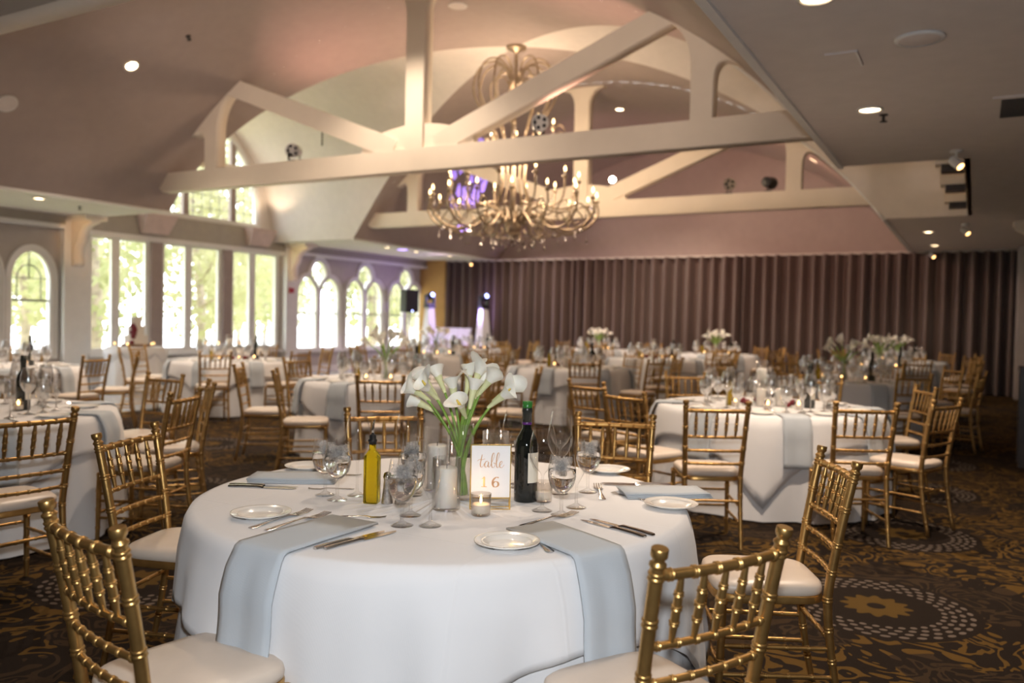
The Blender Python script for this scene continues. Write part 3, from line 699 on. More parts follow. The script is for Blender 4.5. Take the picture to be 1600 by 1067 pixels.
# gobo projector: a lamp with a cell pattern in it
gb = light('pattern_projector', 'SPOT', (-12.45, 20.3, 2.28), 6500, (0.34, 0.22, 1.0), target=(-11.08, 17.5, 4.55), spot=15.5, size=0.005, blend=0.1)
gd = gb.data; gd.use_nodes = True
N = gd.node_tree.nodes; L = gd.node_tree.links; em = [n for n in N if n.type == 'EMISSION'][0]
tcn = N.new('ShaderNodeTexCoord'); vo = N.new('ShaderNodeTexVoronoi'); vo.feature = 'DISTANCE_TO_EDGE'; vo.inputs['Scale'].default_value = 17.0
vo2 = N.new('ShaderNodeMath'); vo2.operation = 'GREATER_THAN'; vo2.inputs[1].default_value = 0.09
L.new(tcn.outputs['Normal'], vo.inputs['Vector']); L.new(vo.outputs['Distance'], vo2.inputs[0]); L.new(vo2.outputs[0], em.inputs['Strength'])
em.inputs['Color'].default_value = (1, 1, 1, 1)

# ------------------------------------------------------------------ curtain
cx0, cx1 = -13.98, 0.74
npan = 5
for pnl in range(npan):
    a = cx0 + (cx1 - cx0) * pnl / npan; b = cx0 + (cx1 - cx0) * (pnl + 1) / npan
    rnd = random.Random(40 + pnl); x = a; cols = []
    while x < b - 0.05:
        wd = rnd.uniform(0.20, 0.34); amp = rnd.uniform(0.18, 0.30)
        for j in range(10):
            t = j / 10; cols.append((x + wd * t, amp * (math.sin(PI * t) ** 2.2), rnd.uniform(-.012, .012)))
        x += wd
    sc = (b - a) / (cols[-1][0] - a)
    rows = []
    for iz in range(7):
        z = 0.02 + (ZC - 0.06) * iz / 6; k = 1.0 + 0.25 * (1 - iz / 6)
        rows.append([(a + (cx_ - a) * sc + sk * (1 - iz / 6) * 2, YG - 0.16 - am * k, z) for cx_, am, sk in cols])
    cu_ = MB().grid(rows).build('curtain_panel', 'curtain_satin', None, True)
    tag(cu_, 'floor-length taupe satin curtain panel, %s from the left' % ['first', 'second', 'third', 'fourth', 'fifth'][pnl], 'curtain', 'curtain panels on the back wall')
struct(MB().box(cx0, cx1, YG - 0.30, YG - 0.04, ZC - 0.05, ZC).build('trim_8', 'rail_white'), 'pale curtain track under the end wall', 'curtain track')
for lx, ly, lz, tx_, en, co in ((-13.2, 18.6, 3.1, -9.5, 110, (0.95, 0.68, 0.74)), (-10.6, 18.0, 4.4, -6.0, 150, (1.0, 0.76, 0.62)), (-7.5, 17.8, 5.6, -3.0, 130, (1.0, 0.76, 0.56))):  # unseen soft spots added to light the curtain folds
    light('added_curtain_wash', 'SPOT', (lx, ly, lz), en, co, target=(tx_, 21.1, 1.7), spot=85, size=0.06, blend=0.95)
# ------------------------------------------------------------------ chairs
ZH = 0.95
def ringed(p, q, r, rings, hi, seg, bow=None, taper=None):
    """turned bamboo rod from p to q; rings = fractions where double rings sit"""
    p = Vector(p); q = Vector(q); ln = (q - p).length; pts = []
    samp = [(0.0, 1.0), (1.0, 1.0)]
    for t in rings:
        if hi:
            for d, k in ((-.0105, 1.0), (-.0080, 1.0), (-.0072, 1.14), (-.0050, 1.26), (-.0028, 1.20), (-.0008, 1.02), (.0008, 1.02), (.0028, 1.20), (.0050, 1.26), (.0072, 1.14), (.0080, 1.0), (.0105, 1.0)): samp.append((t + d / ln * (r / .0165 * .6 + .4), k))
        else:
            for d, k in ((-.012, 1.0), (-.008, 1.0), (-.004, 1.22), (.004, 1.22), (.008, 1.0), (.012, 1.0)): samp.append((t + d / ln, k))
    samp.sort()
    if bow and hi: samp += [(0.33, 1.0), (0.66, 1.0)]; samp.sort()
    P = []; R = []
    for t, k in samp:
        pt = p.lerp(q, t)
        if bow: pt = pt + Vector(bow) * (1 - (2 * t - 1) ** 2)
        rr = r * k
        if taper: rr *= taper(t)
        P.append(pt); R.append(rr)
    mb = MB(); mb.tube(P, R, seg); return mb
def post_pt(z, s):
    # back post centre line: foot splayed backwards, wider at the top
    if z <= 0.45: t = z / 0.45; y = 0.265 + (0.200 - 0.265) * (1 - (1 - t) ** 1.6); x = 0.178
    else: t = (z - 0.45) / 0.5; y = 0.200 + 0.085 * t ** 1.25; x = 0.178 + 0.020 * t
    return Vector((s * x, y, z))
def chair_meshes(hi):
    seg = 12 if hi else 6; out = []
    sm = dict(smooth=True, angle=50 if hi else None)
    mat = 'gold_paint' if hi else 'gold_dark'
    for s in (-1, 1):
        zr = [0.10, 0.22, 0.335, 0.445, 0.545, 0.645, 0.775, 0.885]
        zz = set([0.0, 0.06, 0.15, 0.27, 0.38, 0.5, 0.6, 0.7, 0.83, 0.9]); samp = [(z, 1.0) for z in zz]
        for z in zr:
            if hi:
                for d, k in ((-.0135, 1), (-.0108, 1), (-.0098, 1.10), (-.0065, 1.19), (-.0030, 1.12), (-.0010, 1.01), (.0010, 1.01), (.0030, 1.12), (.0065, 1.19), (.0098, 1.10), (.0108, 1), (.0135, 1)): samp.append((z + d, k))
            else:
                for d, k in ((-.014, 1), (-.01, 1), (-.005, 1.17), (.005, 1.17), (.01, 1), (.014, 1)): samp.append((z + d, k))
        samp.sort()
        P = [post_pt(z, s) for z, k in samp]; R = [0.0165 * k * (0.72 + 0.28 * min(1, z / 0.40)) for z, k in samp]
        P += [post_pt(.900, s), post_pt(.904, s)]; R += [.0165, .0165]
        fz = ((.900, .0160), (.906, .0168), (.909, .0198), (.914, .0198), (.918, .0150), (.924, .0138), (.930, .0188), (.935, .0200), (.947, .0200), (.9495, .0185))
        out.append(('back_post', MB().tube(P, R, seg).mesh('back_post', mat, **sm), ('finial', MB().tube([post_pt(z, s) for z, r in fz], [r for z, r in fz], seg).mesh('finial', mat, **sm))))
        out.append(('front_leg', ringed((s * .190, -.185, 0), (s * .185, -.175, .44), .0155, [.22, .48, .75, .97], hi, seg, taper=lambda t: .75 + .25 * min(1, t * 1.6)).mesh('front_leg', mat, **sm)))
    nr = 5
    def rail(z, r, nring, bow):
        a = post_pt(z, -1); b = post_pt(z, 1)
        return ringed(a, b, r, [(i + .5) / nring for i in range(nring)], hi, seg if hi else 5, bow=(0, bow, 0))
    out.append(('top_rail', rail(.885, .0125, 6, .020).mesh('top_rail', mat, **sm)))
    for z in (.715, .625, .540): out.append(('back_rail', rail(z, .0095, 7, .016).mesh('back_rail', mat, **sm)))
    for i in range(5):
        t = (i + 1) / 6
        a = post_pt(.715, -1).lerp(post_pt(.715, 1), t) + Vector((0, .016 * (1 - (2 * t - 1) ** 2), 0)); b = post_pt(.885, -1).lerp(post_pt(.885, 1), t) + Vector((0, .020 * (1 - (2 * t - 1) ** 2), 0))
        out.append(('spindle', ringed(a, b, .0105, [.30, .52, .72], hi, seg if hi else 5, taper=lambda t: .55 + .45 * min(1, 2.6 * min(t, 1 - t) + .1)).mesh('spindle', mat, **sm)))
    for s in (-1, 1):
        for z in (.16, .265):
            a = post_pt(z, s); b = Vector((s * .188, -.180, z))
            out.append(('stretcher', ringed(a, b, .0085, [.2, .4, .6, .8], hi, seg if hi else 5).mesh('stretcher', mat, **sm)))
    for z in (.19, .30): out.append(('stretcher', ringed((-.188, -.180, z), (.188, -.180, z), .0085, [.15, .38, .62, .85], hi, seg if hi else 5).mesh('stretcher', mat, **sm)))
    out.append(('stretcher', ringed(post_pt(.30, -1), post_pt(.30, 1), .0085, [.15, .38, .62, .85], hi, seg if hi else 5).mesh('stretcher', mat, **sm)))
    # seat: rounded trapezoid
    n = 40 if hi else 20
    def outline(k, z, sc=1.0):
        o = []
        for i in range(n):
            t = 2 * PI * i / n; c, s_ = math.cos(t), math.sin(t)
            e = 0.42
            x = abs(c) ** e * (1 if c >= 0 else -1); y = abs(s_) ** e * (1 if s_ >= 0 else -1)
            wx = 0.205 - 0.020 * (y + 1) / 2
            o.append((x * wx * sc, 0.0 + y * 0.205 * sc, z))
        return o
    mb = MB(); rows = [outline(0, .425, .98), outline(0, .428, 1.0), outline(0, .450, 1.0), outline(0, .455, .98)]
    mb.grid(rows, close=True); nn = n
    mb.f.append(tuple(range(nn - 1, -1, -1))); mb.f.append(tuple(3 * nn + i for i in range(nn)))
    out.append(('seat_frame', mb.mesh('seat_frame', mat, **sm)))
    mb = MB(); rows = [outline(0, .452, .95), outline(0, .458, .99), outline(0, .472, 1.0), outline(0, .486, .985), outline(0, .496, .93), outline(0, .503, .75), outline(0, .506, .45), outline(0, .507, .02)]
    mb.grid(rows, close=True); mb.f.append(tuple(range(nn - 1, -1, -1))); mb.f.append(tuple(len(mb.v) - nn + i for i in range(nn)))
    out.append(('seat_cushion', mb.mesh('seat_cushion', 'vinyl', True)))
    return out
CH_HI = chair_meshes(True); CH_LO = chair_meshes(False)
def chair(back, face, label, group, hi):
    """back = floor position below the top of the back, face = polar angle (deg) the seat faces"""
    f = math.radians(face); rz = f + PI / 2
    loc = (back[0] + math.cos(f) * 0.285, back[1] + math.sin(f) * 0.285, 0)
    t = thing('banquet_chair', label, 'chair', loc, rz, group)
    for e in (CH_HI if hi else CH_LO):
        pt = link(e[0], e[1], t)
        if len(e) > 2: link(e[2][0], e[2][1], pt)
    return t

# ------------------------------------------------------------------ tables
TABLES = [  # x, y, description, centrepiece, high detail
    (-1.74, 2.62, 'the foreground table with the number sign', 'main', True),
    (-5.75, 3.00, 'the table cut off at the left edge', 'none', False),
    (-1.50, 7.10, 'the right-hand table behind the foreground', 'candles', False),
    (-5.60, 7.25, 'the second-row table left of the lilies', 'calla', False),
    (-9.70, 8.85, 'the table before the tall windows', 'candles', False),
    (-5.25, 11.2, 'the middle table beneath the chandelier', 'candles', False),
    (-1.45, 11.3, 'the third-row table at right', 'calla', False),
    (-8.95, 13.1, 'the table before the lancet windows', 'calla', False),
    (-10.1, 16.3, 'the table before the lilac screen', 'candles', False),
    (-5.35, 15.3, 'the fourth-row table in the middle', 'candles', False),
    (-1.42, 15.4, 'the fourth-row table at right', 'calla', False),
    (-8.10, 18.95, 'the curtain-side table at left', 'calla', False),
    (-5.15, 18.8, 'the curtain-side table in the middle', 'calla', False),
    (-1.40, 18.85, 'the curtain-side table at right', 'calla', False),
    (-10.2, 5.70, 'the table by the twin arched windows', 'none', False),
]
ZT = 0.76; TR = 0.905
def tablecloths(t, idx, hi):
    rnd = random.Random(100 + idx); n = 192 if hi else 96; nzs = 14 if hi else 8
    ph = [rnd.uniform(0, 2 * PI) for _ in range(6)]
    def fold(th, k): return 0.5 * math.sin(13 * th + ph[0] + k * .4) + 0.3 * math.sin(21 * th + ph[1]) + 0.35 * math.sin(8 * th + ph[2]) + .2 * math.sin(34 * th + ph[3])
    rows = [[(0, 0, ZT - .004)] * n]
    for r in (0.5, 0.86): rows.append([(r * math.cos(2 * PI * i / n), r * math.sin(2 * PI * i / n), ZT - .004) for i in range(n)])
    for k in range(nzs + 1):
        u = k / nzs; row = []
        for i in range(n):
            th = 2 * PI * i / n; z = (ZT - .02) * (1 - u) + .012
            r = TR - .008 + 0.075 * u + (0.060 if idx == 0 else 0.042) * u ** 1.2 * fold(th, u)
            row.append((r * math.cos(th), r * math.sin(th), z))
        rows.append(row)
    MB().grid(rows, close=True).build('floor_cloth', 'linen_under', t, True)
    # square overlay
    th0 = math.radians(-118) if idx == 0 else rnd.uniform(0, PI / 2)
    half = 1.17 if idx == 0 else 1.12
    rows = [[(0, 0, ZT)] * n]
    for r in (0.45, 0.80, 0.88): rows.append([(r * math.cos(2 * PI * i / n), r * math.sin(2 * PI * i / n), ZT) for i in range(n)])
    rows.append([((TR - .004) * math.cos(2 * PI * i / n), (TR - .004) * math.sin(2 * PI * i / n), ZT - .004) for i in range(n)])
    ns = 12 if hi else 6
    for k in range(1, ns + 1):
        u = k / ns; row = []
        for i in range(n):
            th = 2 * PI * i / n; a = th - th0
            e = half / max(abs(math.cos(a)), abs(math.sin(a))); drop = max(0.05, min(e, 1.56) - TR)
            z = ZT - .006 - (drop - .01) * u
            dz = (ZT - z) / ZT
            r = TR + .004 + 0.075 * dz + (0.066 if idx == 0 else 0.050) * dz ** 1.1 * fold(th, dz) + .014 * min(1, dz * 6)
            row.append((r * math.cos(th), r * math.sin(th), z))
        rows.append(row)
    o = MB().grid(rows, close=True).build('overlay_cloth', 'linen_white', t, True)
    so = o.modifiers.new('thickness', 'SOLIDIFY'); so.thickness = 0.0025; so.offset = -1

# small tableware ---------------------------------------------------------------
def prof_mesh(name, prof, mat, seg, **k): return MB().lathe(prof, seg, cap0=False, cap1=False, **k).mesh(name, mat, True)
def glass_set(seg, mat, scale=1.0):
    S = scale
    foot = [(0, .004), (.036, .002), (.0375, .0035), (.022, .009), (.0055, .018)]
    wine = foot + [(.0045, .05), (.0045, .125), (.008, .135), (.030, .158), (.046, .190), (.0495, .218), (.046, .250), (.038, .285), (.0335, .302), (.0341, .3028), (.0331, .3036)]
    gob = foot + [(.006, .05), (.007, .072), (.020, .082), (.040, .105), (.0485, .135), (.048, .165), (.042, .205), (.040, .215), (.0407, .2158), (.0396, .2166)]
    flu = foot + [(.0045, .05), (.0045, .085), (.010, .095), (.026, .125), (.0305, .165), (.029, .210), (.0255, .250), (.0261, .2508), (.0251, .2516)]
    sc = lambda p: [(r * S, z * S) for r, z in p]
    return {n: prof_mesh(n, sc(p), mat, seg) for n, p in (('wine_glass', wine), ('water_goblet', gob), ('champagne_flute', flu))}
G_HI = glass_set(32, 'glass'); G_LO = glass_set(14, 'glass_far')
me_water = prof_mesh('water', [(0, .082), (.019, .0835), (.039, .106), (.0472, .135), (.0468, .160), (0, .160)], 'water', 28)
def ice_mesh():
    mb = MB(); rnd = random.Random(3)
    for i in range(22):
        a = rnd.uniform(0, 2 * PI); r = rnd.uniform(.002, .027); z = rnd.uniform(.150, .196); s = rnd.uniform(.008, .0125)
        cxx, cyy = r * math.cos(a), r * math.sin(a); q = rnd.uniform(0, PI)
        vs = []
        for dz in (-s, s):
            for k in range(4):
                t = q + k * PI / 2; vs.append((cxx + s * 1.3 * math.cos(t), cyy + s * 1.3 * math.sin(t), z + dz))
        mb.add(vs, [(3, 2, 1, 0), (4, 5, 6, 7), (0, 1, 5, 4), (1, 2, 6, 5), (2, 3, 7, 6), (3, 0, 4, 7)])
    return mb.mesh('ice', 'ice')
me_ice = ice_mesh()
me_water_far = prof_mesh('water', [(0, .085), (.03, .095), (.046, .135), (.046, .175), (0, .176)], 'ice_far', 10)
plate_prof = [(0, .006), (.050, .006), (.058, .008), (.066, .014), (.095, .019), (.0985, .0205), (.0975, .0175), (.066, .0095), (.055, .0), (0, .0)]
me_plate = prof_mesh('plate', plate_prof, 'plate_china', 40); me_plate_lo = prof_mesh('plate', plate_prof[:6] + plate_prof[8:], 'plate_china', 18)
me_rim = MB().lathe([(.071, .0165), (.0735, .0178), (.076, .0168)], 40, cap0=False, cap1=False).mesh('relief_band', 'plate_china', True)
def fork_mesh(L_=0.19):
    mb = MB()
    def strip(pts):  # (x along, half width, z)
        rows = []
        for x, hw, z in pts: rows.append([(x, -hw, z), (x, -hw * .5, z + .0018), (x, hw * .5, z + .0018), (x, hw, z), (x, 0, z - .0012)])
        mb.grid(rows, close=True)
        k = len(mb.v); n = len(pts)
        mb.f.append((k - 5, k - 4, k - 3, k - 2, k - 1)); mb.f.append(tuple(k - 5 * n + q for q in (4, 3, 2, 1, 0)))
    strip([(0, .006, .003), (.01, .0105, .003), (.03, .008, .004), (.07, .0045, .006), (.115, .0032, .008), (.130, .006, .008), (.143, .0125, .005), (.155, .0130, .003)])
    for y in (-.0108, -.0036, .0036, .0108):
        mb.beam((.153, y, .0033), (.185, y, .004), .0035, .0022); mb.beam((.185, y, .004), (.207, y * .96, .008), .003, .002)
    return mb.mesh('fork', 'steel', True, 40)
def knife_mesh():
    mb = MB()
    pts = [(0, .0075, .004), (.012, .010, .005), (.04, .0078, .006), (.10, .0062, .0065), (.112, .0075, .006), (.120, .0085, .004)]
    rows = [[(x, -hw, z), (x, -hw * .6, z + .004), (x, hw * .6, z + .004), (x, hw, z), (x, hw * .6, z - .003), (x, -hw * .6, z - .003)] for x, hw, z in pts]
    mb.grid(rows, close=True); mb.f.append((5, 4, 3, 2, 1, 0))
    bl = [(.120, -.0085, .0090), (.16, -.0095, .0100), (.205, -.0085, .0092), (.228, -.0040, .0075), (.236, .0030, .0060)]
    rows = [[(x, a, .0042), (x, b, .0046), (x, b, .0036), (x, a, .0038)] for x, a, b in bl]
    mb.grid(rows, close=True); k = len(mb.v); mb.f.append((k - 4, k - 3, k - 2, k - 1)); 
    return mb.mesh('knife', 'steel', True, 40)
me_fork = fork_mesh(); me_knife = knife_mesh()
def votive_meshes(seg):
    gl_ = prof_mesh('holder', [(0, .003), (.030, .003), (.033, .006), (.036, .078), (.0335, .078), (.0305, .012), (0, .010)], 'votive_glass', seg)
    wx = prof_mesh('wax', [(0, .011), (.0295, .012), (.0315, .040), (.029, .042), (0, .040)], 'wax', seg)
    fm = MB().lathe([(.0005, .042), (.0045, .049), (.0050, .055), (.0026, .066), (.0003, .075)], 8, cap0=False, cap1=False).mesh('flame', 'flame', True)
    return gl_, wx, fm
V_HI = votive_meshes(28); V_LO = votive_meshes(10)
def flame_far(): return MB().lathe([(.001, .040), (.009, .050), (.010, .060), (.001, .078)], 8, cap0=False, cap1=False).mesh('flame', 'flame', True)
me_flame_far = flame_far()
bottle_prof = [(0, .0), (.041, .0), (.044, .004), (.044, .195), (.043, .212), (.037, .236), (.024, .258), (.0175, .272), (.0165, .330), (.0185, .332), (.0185, .345), (.0165, .347), (.0165, .368), (0, .368)]
me_bottle = prof_mesh('bottle_body', bottle_prof[:9] + [(0, .331)], 'wine_glass_dark', 28)
me_foil = prof_mesh('foil', [(.0172, .285), (.0178, .285), (.0178, .330), (.0195, .332), (.0195, .345), (.0178, .348), (.0178, .370), (0, .371)], 'wine_foil', 24)
me_foil_top = prof_mesh('foil_tip', [(.0182, .348), (.0184, .349), (.0184, .372), (.0, .3735)], 'foil_green', 24)
me_foil_band = prof_mesh('foil_band', [(.0179, .286), (.0183, .287), (.0183, .294), (.0179, .295)], 'foil_purple', 24)
def wlabel():
    mb = MB(); rows = []
    for z in (.075, .185): rows.append([(.0446 * math.cos(t), .0446 * math.sin(t), z) for t in [math.radians(-75 + 150 * i / 16) for i in range(17)]])
    return mb.grid(rows).mesh('paper_label', 'paper_cream', True)
me_wlabel = wlabel()
def square_bottle():
    mb = MB(); rows = []
    for hw, z, e in ((.024, .0, .35), (.0265, .004, .3), (.0265, .155, .3), (.025, .172, .35), (.017, .186, .6), (.0125, .194, 1.0), (.0125, .218, 1.0)):
        row = []
        for i in range(24):
            t = 2 * PI * i / 24; c, s_ = math.cos(t), math.sin(t); row.append((hw * abs(c) ** e * (1 if c >= 0 else -1), hw * abs(s_) ** e * (1 if s_ >= 0 else -1), z))
        rows.append(row)
    mb.grid(rows, close=True); k = len(mb.v); mb.f.append(tuple(range(23, -1, -1))); mb.f.append(tuple(k - 24 + i for i in range(24)))
    return mb.mesh('oil_body', 'olive_oil', True, 40)
me_oil = square_bottle()
basic('oil_far', (0.30, 0.21, 0.01), 0.15, var=0.1)
me_oil_lo = me_oil.copy(); me_oil_lo.materials.clear(); me_oil_lo.materials.append(MATS['oil_far'])
me_cork = prof_mesh('stopper', [(0, .214), (.0145, .214), (.0145, .222), (.0165, .224), (.0165, .230), (.0125, .232), (.0125, .246), (.006, .250), (0, .250)], 'black_plastic', 16)
me_pour = MB().tube([(0, 0, .248), (0, 0, .270), (.003, 0, .290), (.007, 0, .302)], [.006, .005, .004, .003], 10).mesh('pourer', 'chrome', True)
def cyl_meshes(h, r, ch, seg):
    g_ = prof_mesh('cylinder_glass', [(0, .004), (r - .003, .004), (r, .008), (r, h), (r - .0035, h), (r - .0035, .014), (0, .012)], 'glass', seg)
    cr2 = r - .012
    c_ = prof_mesh('pillar_candle', [(0, .013), (cr2, .013), (cr2, ch - .004), (cr2 - .004, ch + .002), (cr2 - .014, ch - .004), (0, ch - .006)], 'wax', seg)
    w_ = MB().tube([(0, 0, ch - .008), (0.001, 0, ch + .012)], .0014, 6).mesh('wick', 'black_plastic')
    return g_, c_, w_
CY_A = cyl_meshes(.185, .050, .150, 36); CY_B = cyl_meshes(.250, .050, .180, 36); CY_LO = cyl_meshes(.22, .05, .15, 14)
def calla_head(seg=14, L_=.125):
    """spathe rolled into a funnel with a flared, pointed lip; grows along +z"""
    mb = MB(); rows = []
    for i in range(11):
        u = i / 10; row = []
        for k in range(seg + 1):
            t = -PI * 1.06 + 2.12 * PI * k / seg           # overlaps behind
            tip = max(0, math.cos(t)) ** 2                   # lip longest at t = 0
            r = .0078 + .0105 * u + .020 * max(0, u - .45) ** 1.5 * 2.2 + .010 * max(0, u - .78) * 4 * (.25 + .75 * tip)
            z = L_ * (u * (.66 + .40 * tip)) - .020 * max(0, u - .82) * 5 * tip
            rr = r * (1 - .10 * abs(t) / PI)
            row.append((rr * math.cos(t) + .018 * u * u * tip, rr * math.sin(t), z))
        rows.append(row)
    mb.grid(rows); return mb.mesh('spathe', 'calla_white', True)
me_calla = calla_head(18); me_calla_lo = calla_head(8, .13)
me_throat = prof_mesh('throat', [(.0055, -.022), (.0078, -.004), (.0098, .016), (.0120, .034), (.0148, .048)], 'calla_throat', 12)
me_spadix = MB().tube([(0, 0, .02), (.003, 0, .06), (.006, 0, .085)], [.004, .005, .003], 8).mesh('spadix', 'spadix', True)
def bez(p0, p1, p2, n=10): return [p0 * (1 - t) ** 2 + p1 * 2 * t * (1 - t) + p2 * t * t for t in [i / n for i in range(n + 1)]]
def calla_flower(base, mid, tip, d, label, group, hi, spin=0, sc=1.0):
    t = thing('calla_lily', label, 'flower', base, 0, group)
    b0 = Vector((0, 0, 0)); p1 = Vector(mid) - Vector(base); p2 = Vector(tip) - Vector(base); d = Vector(d).normalized()
    pts = bez(b0, p1, p2, 12 if hi else 5)
    MB().tube(pts, [.0048 if hi else .008] * len(pts), 8 if hi else 4).build('stem', 'stem_green', t, True)
    q = d.to_track_quat('Z', 'Y').to_euler(); mq = (d.to_track_quat('Z', 'Y').to_matrix() @ Matrix.Rotation(spin, 3, 'Z')).to_euler()
    for nm, me in ((('spathe', me_calla), ('throat', me_throat), ('spadix', me_spadix)) if hi else (('spathe', me_calla_lo),)):
        o = link(nm, me, t, tuple(p2), mq); o.scale = (sc, sc, sc)
    return t
me_vase_hi = prof_mesh('vase_glass', [(0, .006), (.045, .006), (.0485, .010), (.0485, .285), (.0455, .285), (.0455, .020), (0, .018)], 'glass', 40)
me_vase_lo = prof_mesh('vase_glass', [(0, .006), (.05, .006), (.05, .26)], 'glass_far', 14)

def napkin_mesh(length, wid, drop, hi):
    """folded napkin lying on the table, running +x to the table edge at x=0 and hanging over it"""
    path = []
    n = 10
    path.append((-length, .010)); path.append((-length * .5, .011)); path.append((-.03, .010)); path.append((-.008, .009)); path.append((.006, .002)); path.append((.014, -.012))
    for i in range(1, n + 1): path.append((.020 + .026 * min(1, i / 3) + .085 * drop * i / n + .003 * math.sin(i * .9), -.012 - drop * i / n))
    rows = []
    for x, z in path:
        row = []
        for k in range(9):
            v = k / 8 - .5; row.append((x + .004 * math.sin(k * 1.3) * (1 if z < -.02 else 0), v * wid * (1 + .03 * (z < -.02)), z))
        rows.append(row)
    o = MB().grid(rows); return o
def napkin(tx, ty, ang, rad, length, wid, drop, label, group, hi, me=None):
    a = math.radians(ang)
    o = link('napkin', me or napkin_mesh(length, wid, drop, hi).mesh('napkin', 'napkin_grey', True), None, (tx + rad * math.cos(a), ty + rad * math.sin(a), ZT), (0, 0, a))
    if not me or True:
        so = o.modifiers.new('layers', 'SOLIDIFY'); so.thickness = .006; so.offset = -1
    return tag(o, label, 'napkin', group)
me_nap_lo = napkin_mesh(.22, .20, .34, False).mesh('napkin', 'napkin_grey', True)

SIDES = ['near', 'near right', 'right', 'far right', 'far', 'far left', 'left', 'near left']
def side_name(tx, ty, pol):
    c = math.degrees(math.atan2(-ty, -tx)); k = int(round(((pol - c) % 360) / 45)) % 8
    return SIDES[k], k

# ---- chairs: measured positions first, then the rest of each ring
EXPL = {  # table: list of (back x, back y, facing deg)
    0: [(-1.86, 1.23, 79), (-3.10, 2.26, 20), (-0.48, 1.88, 151), (-0.44, 3.37, 206), (-2.78, 3.59, -45), (-1.66, 4.13, -73)],
    1: [(-3.98, 2.40, 175), (-5.72, 4.52, -87), (-4.86, 4.24, 234), (-4.36, 3.60, 204), (-6.9, 3.9, -50)],
    2: [(-1.41, 5.22, 118), (-0.60, 5.82, 118), (-0.15, 6.52, 156), (-2.20, 5.62, 68), (-2.80, 6.30, 70), (-2.55, 8.20, -60), (-0.35, 7.9, 205), (-1.3, 8.55, 262)],
    3: [(-4.40, 5.62, 122), (-5.55, 5.55, 40), (-6.45, 5.95, 35), (-7.05, 7.4, -5), (-3.95, 6.55, 150), (-3.95, 7.7, 200), (-6.5, 8.5, -50), (-5.3, 8.75, -95)],
    4: [(-8.72, 7.66, 147), (-11.1, 8.25, 20), (-10.55, 7.55, 55), (-8.2, 8.7, 185), (-9.0, 10.15, 245), (-10.4, 10.2, -70)],
}
PLACED = []
DESC = {i: t[2] for i, t in enumerate(TABLES)}
for idx, (tx, ty, desc, cp, hi) in enumerate(TABLES):
    t = thing('banquet_table', 'round banquet table under white cloths, ' + desc, 'table', (tx, ty, 0), 0, 'round banquet tables')
    tablecloths(t, idx, hi)
    lst = EXPL.get(idx)
    if lst is None:
        rnd = random.Random(idx); off = rnd.uniform(0, 45); lst = []
        for k in range(8):
            p = off + k * 45 + rnd.uniform(-5, 5); r = rnd.uniform(1.50, 1.66 if ty < 18 else 1.54)
            lst.append((tx + r * math.cos(math.radians(p)), ty + r * math.sin(math.radians(p)), p + 180 + rnd.uniform(-7, 7)))
    if idx in EXPL: pass
    else: lst = [c_ for c_ in lst if all((c_[0] - q[0]) ** 2 + (c_[1] - q[1]) ** 2 > .42 for q in PLACED)]
    PLACED += lst
    used = {}
    for bx_, by_, fc in lst:
        nm, k = side_name(tx, ty, math.degrees(math.atan2(by_ - ty, bx_ - tx)))
        used.setdefault(nm, []).append((bx_, by_, fc))
    for nm, cs in used.items():
        for j, (bx_, by_, fc) in enumerate(cs):
            ex = '' if len(cs) == 1 else (', nearer' if Vector((bx_, by_)).length == min(Vector(c_[:2]).length for c_ in cs) else ', farther')
            chair((bx_, by_), fc, 'gold chair at the %s side%s of %s' % (nm, ex, desc), 'gold chairs around ' + desc, Vector((bx_, by_)).length < 6.3)

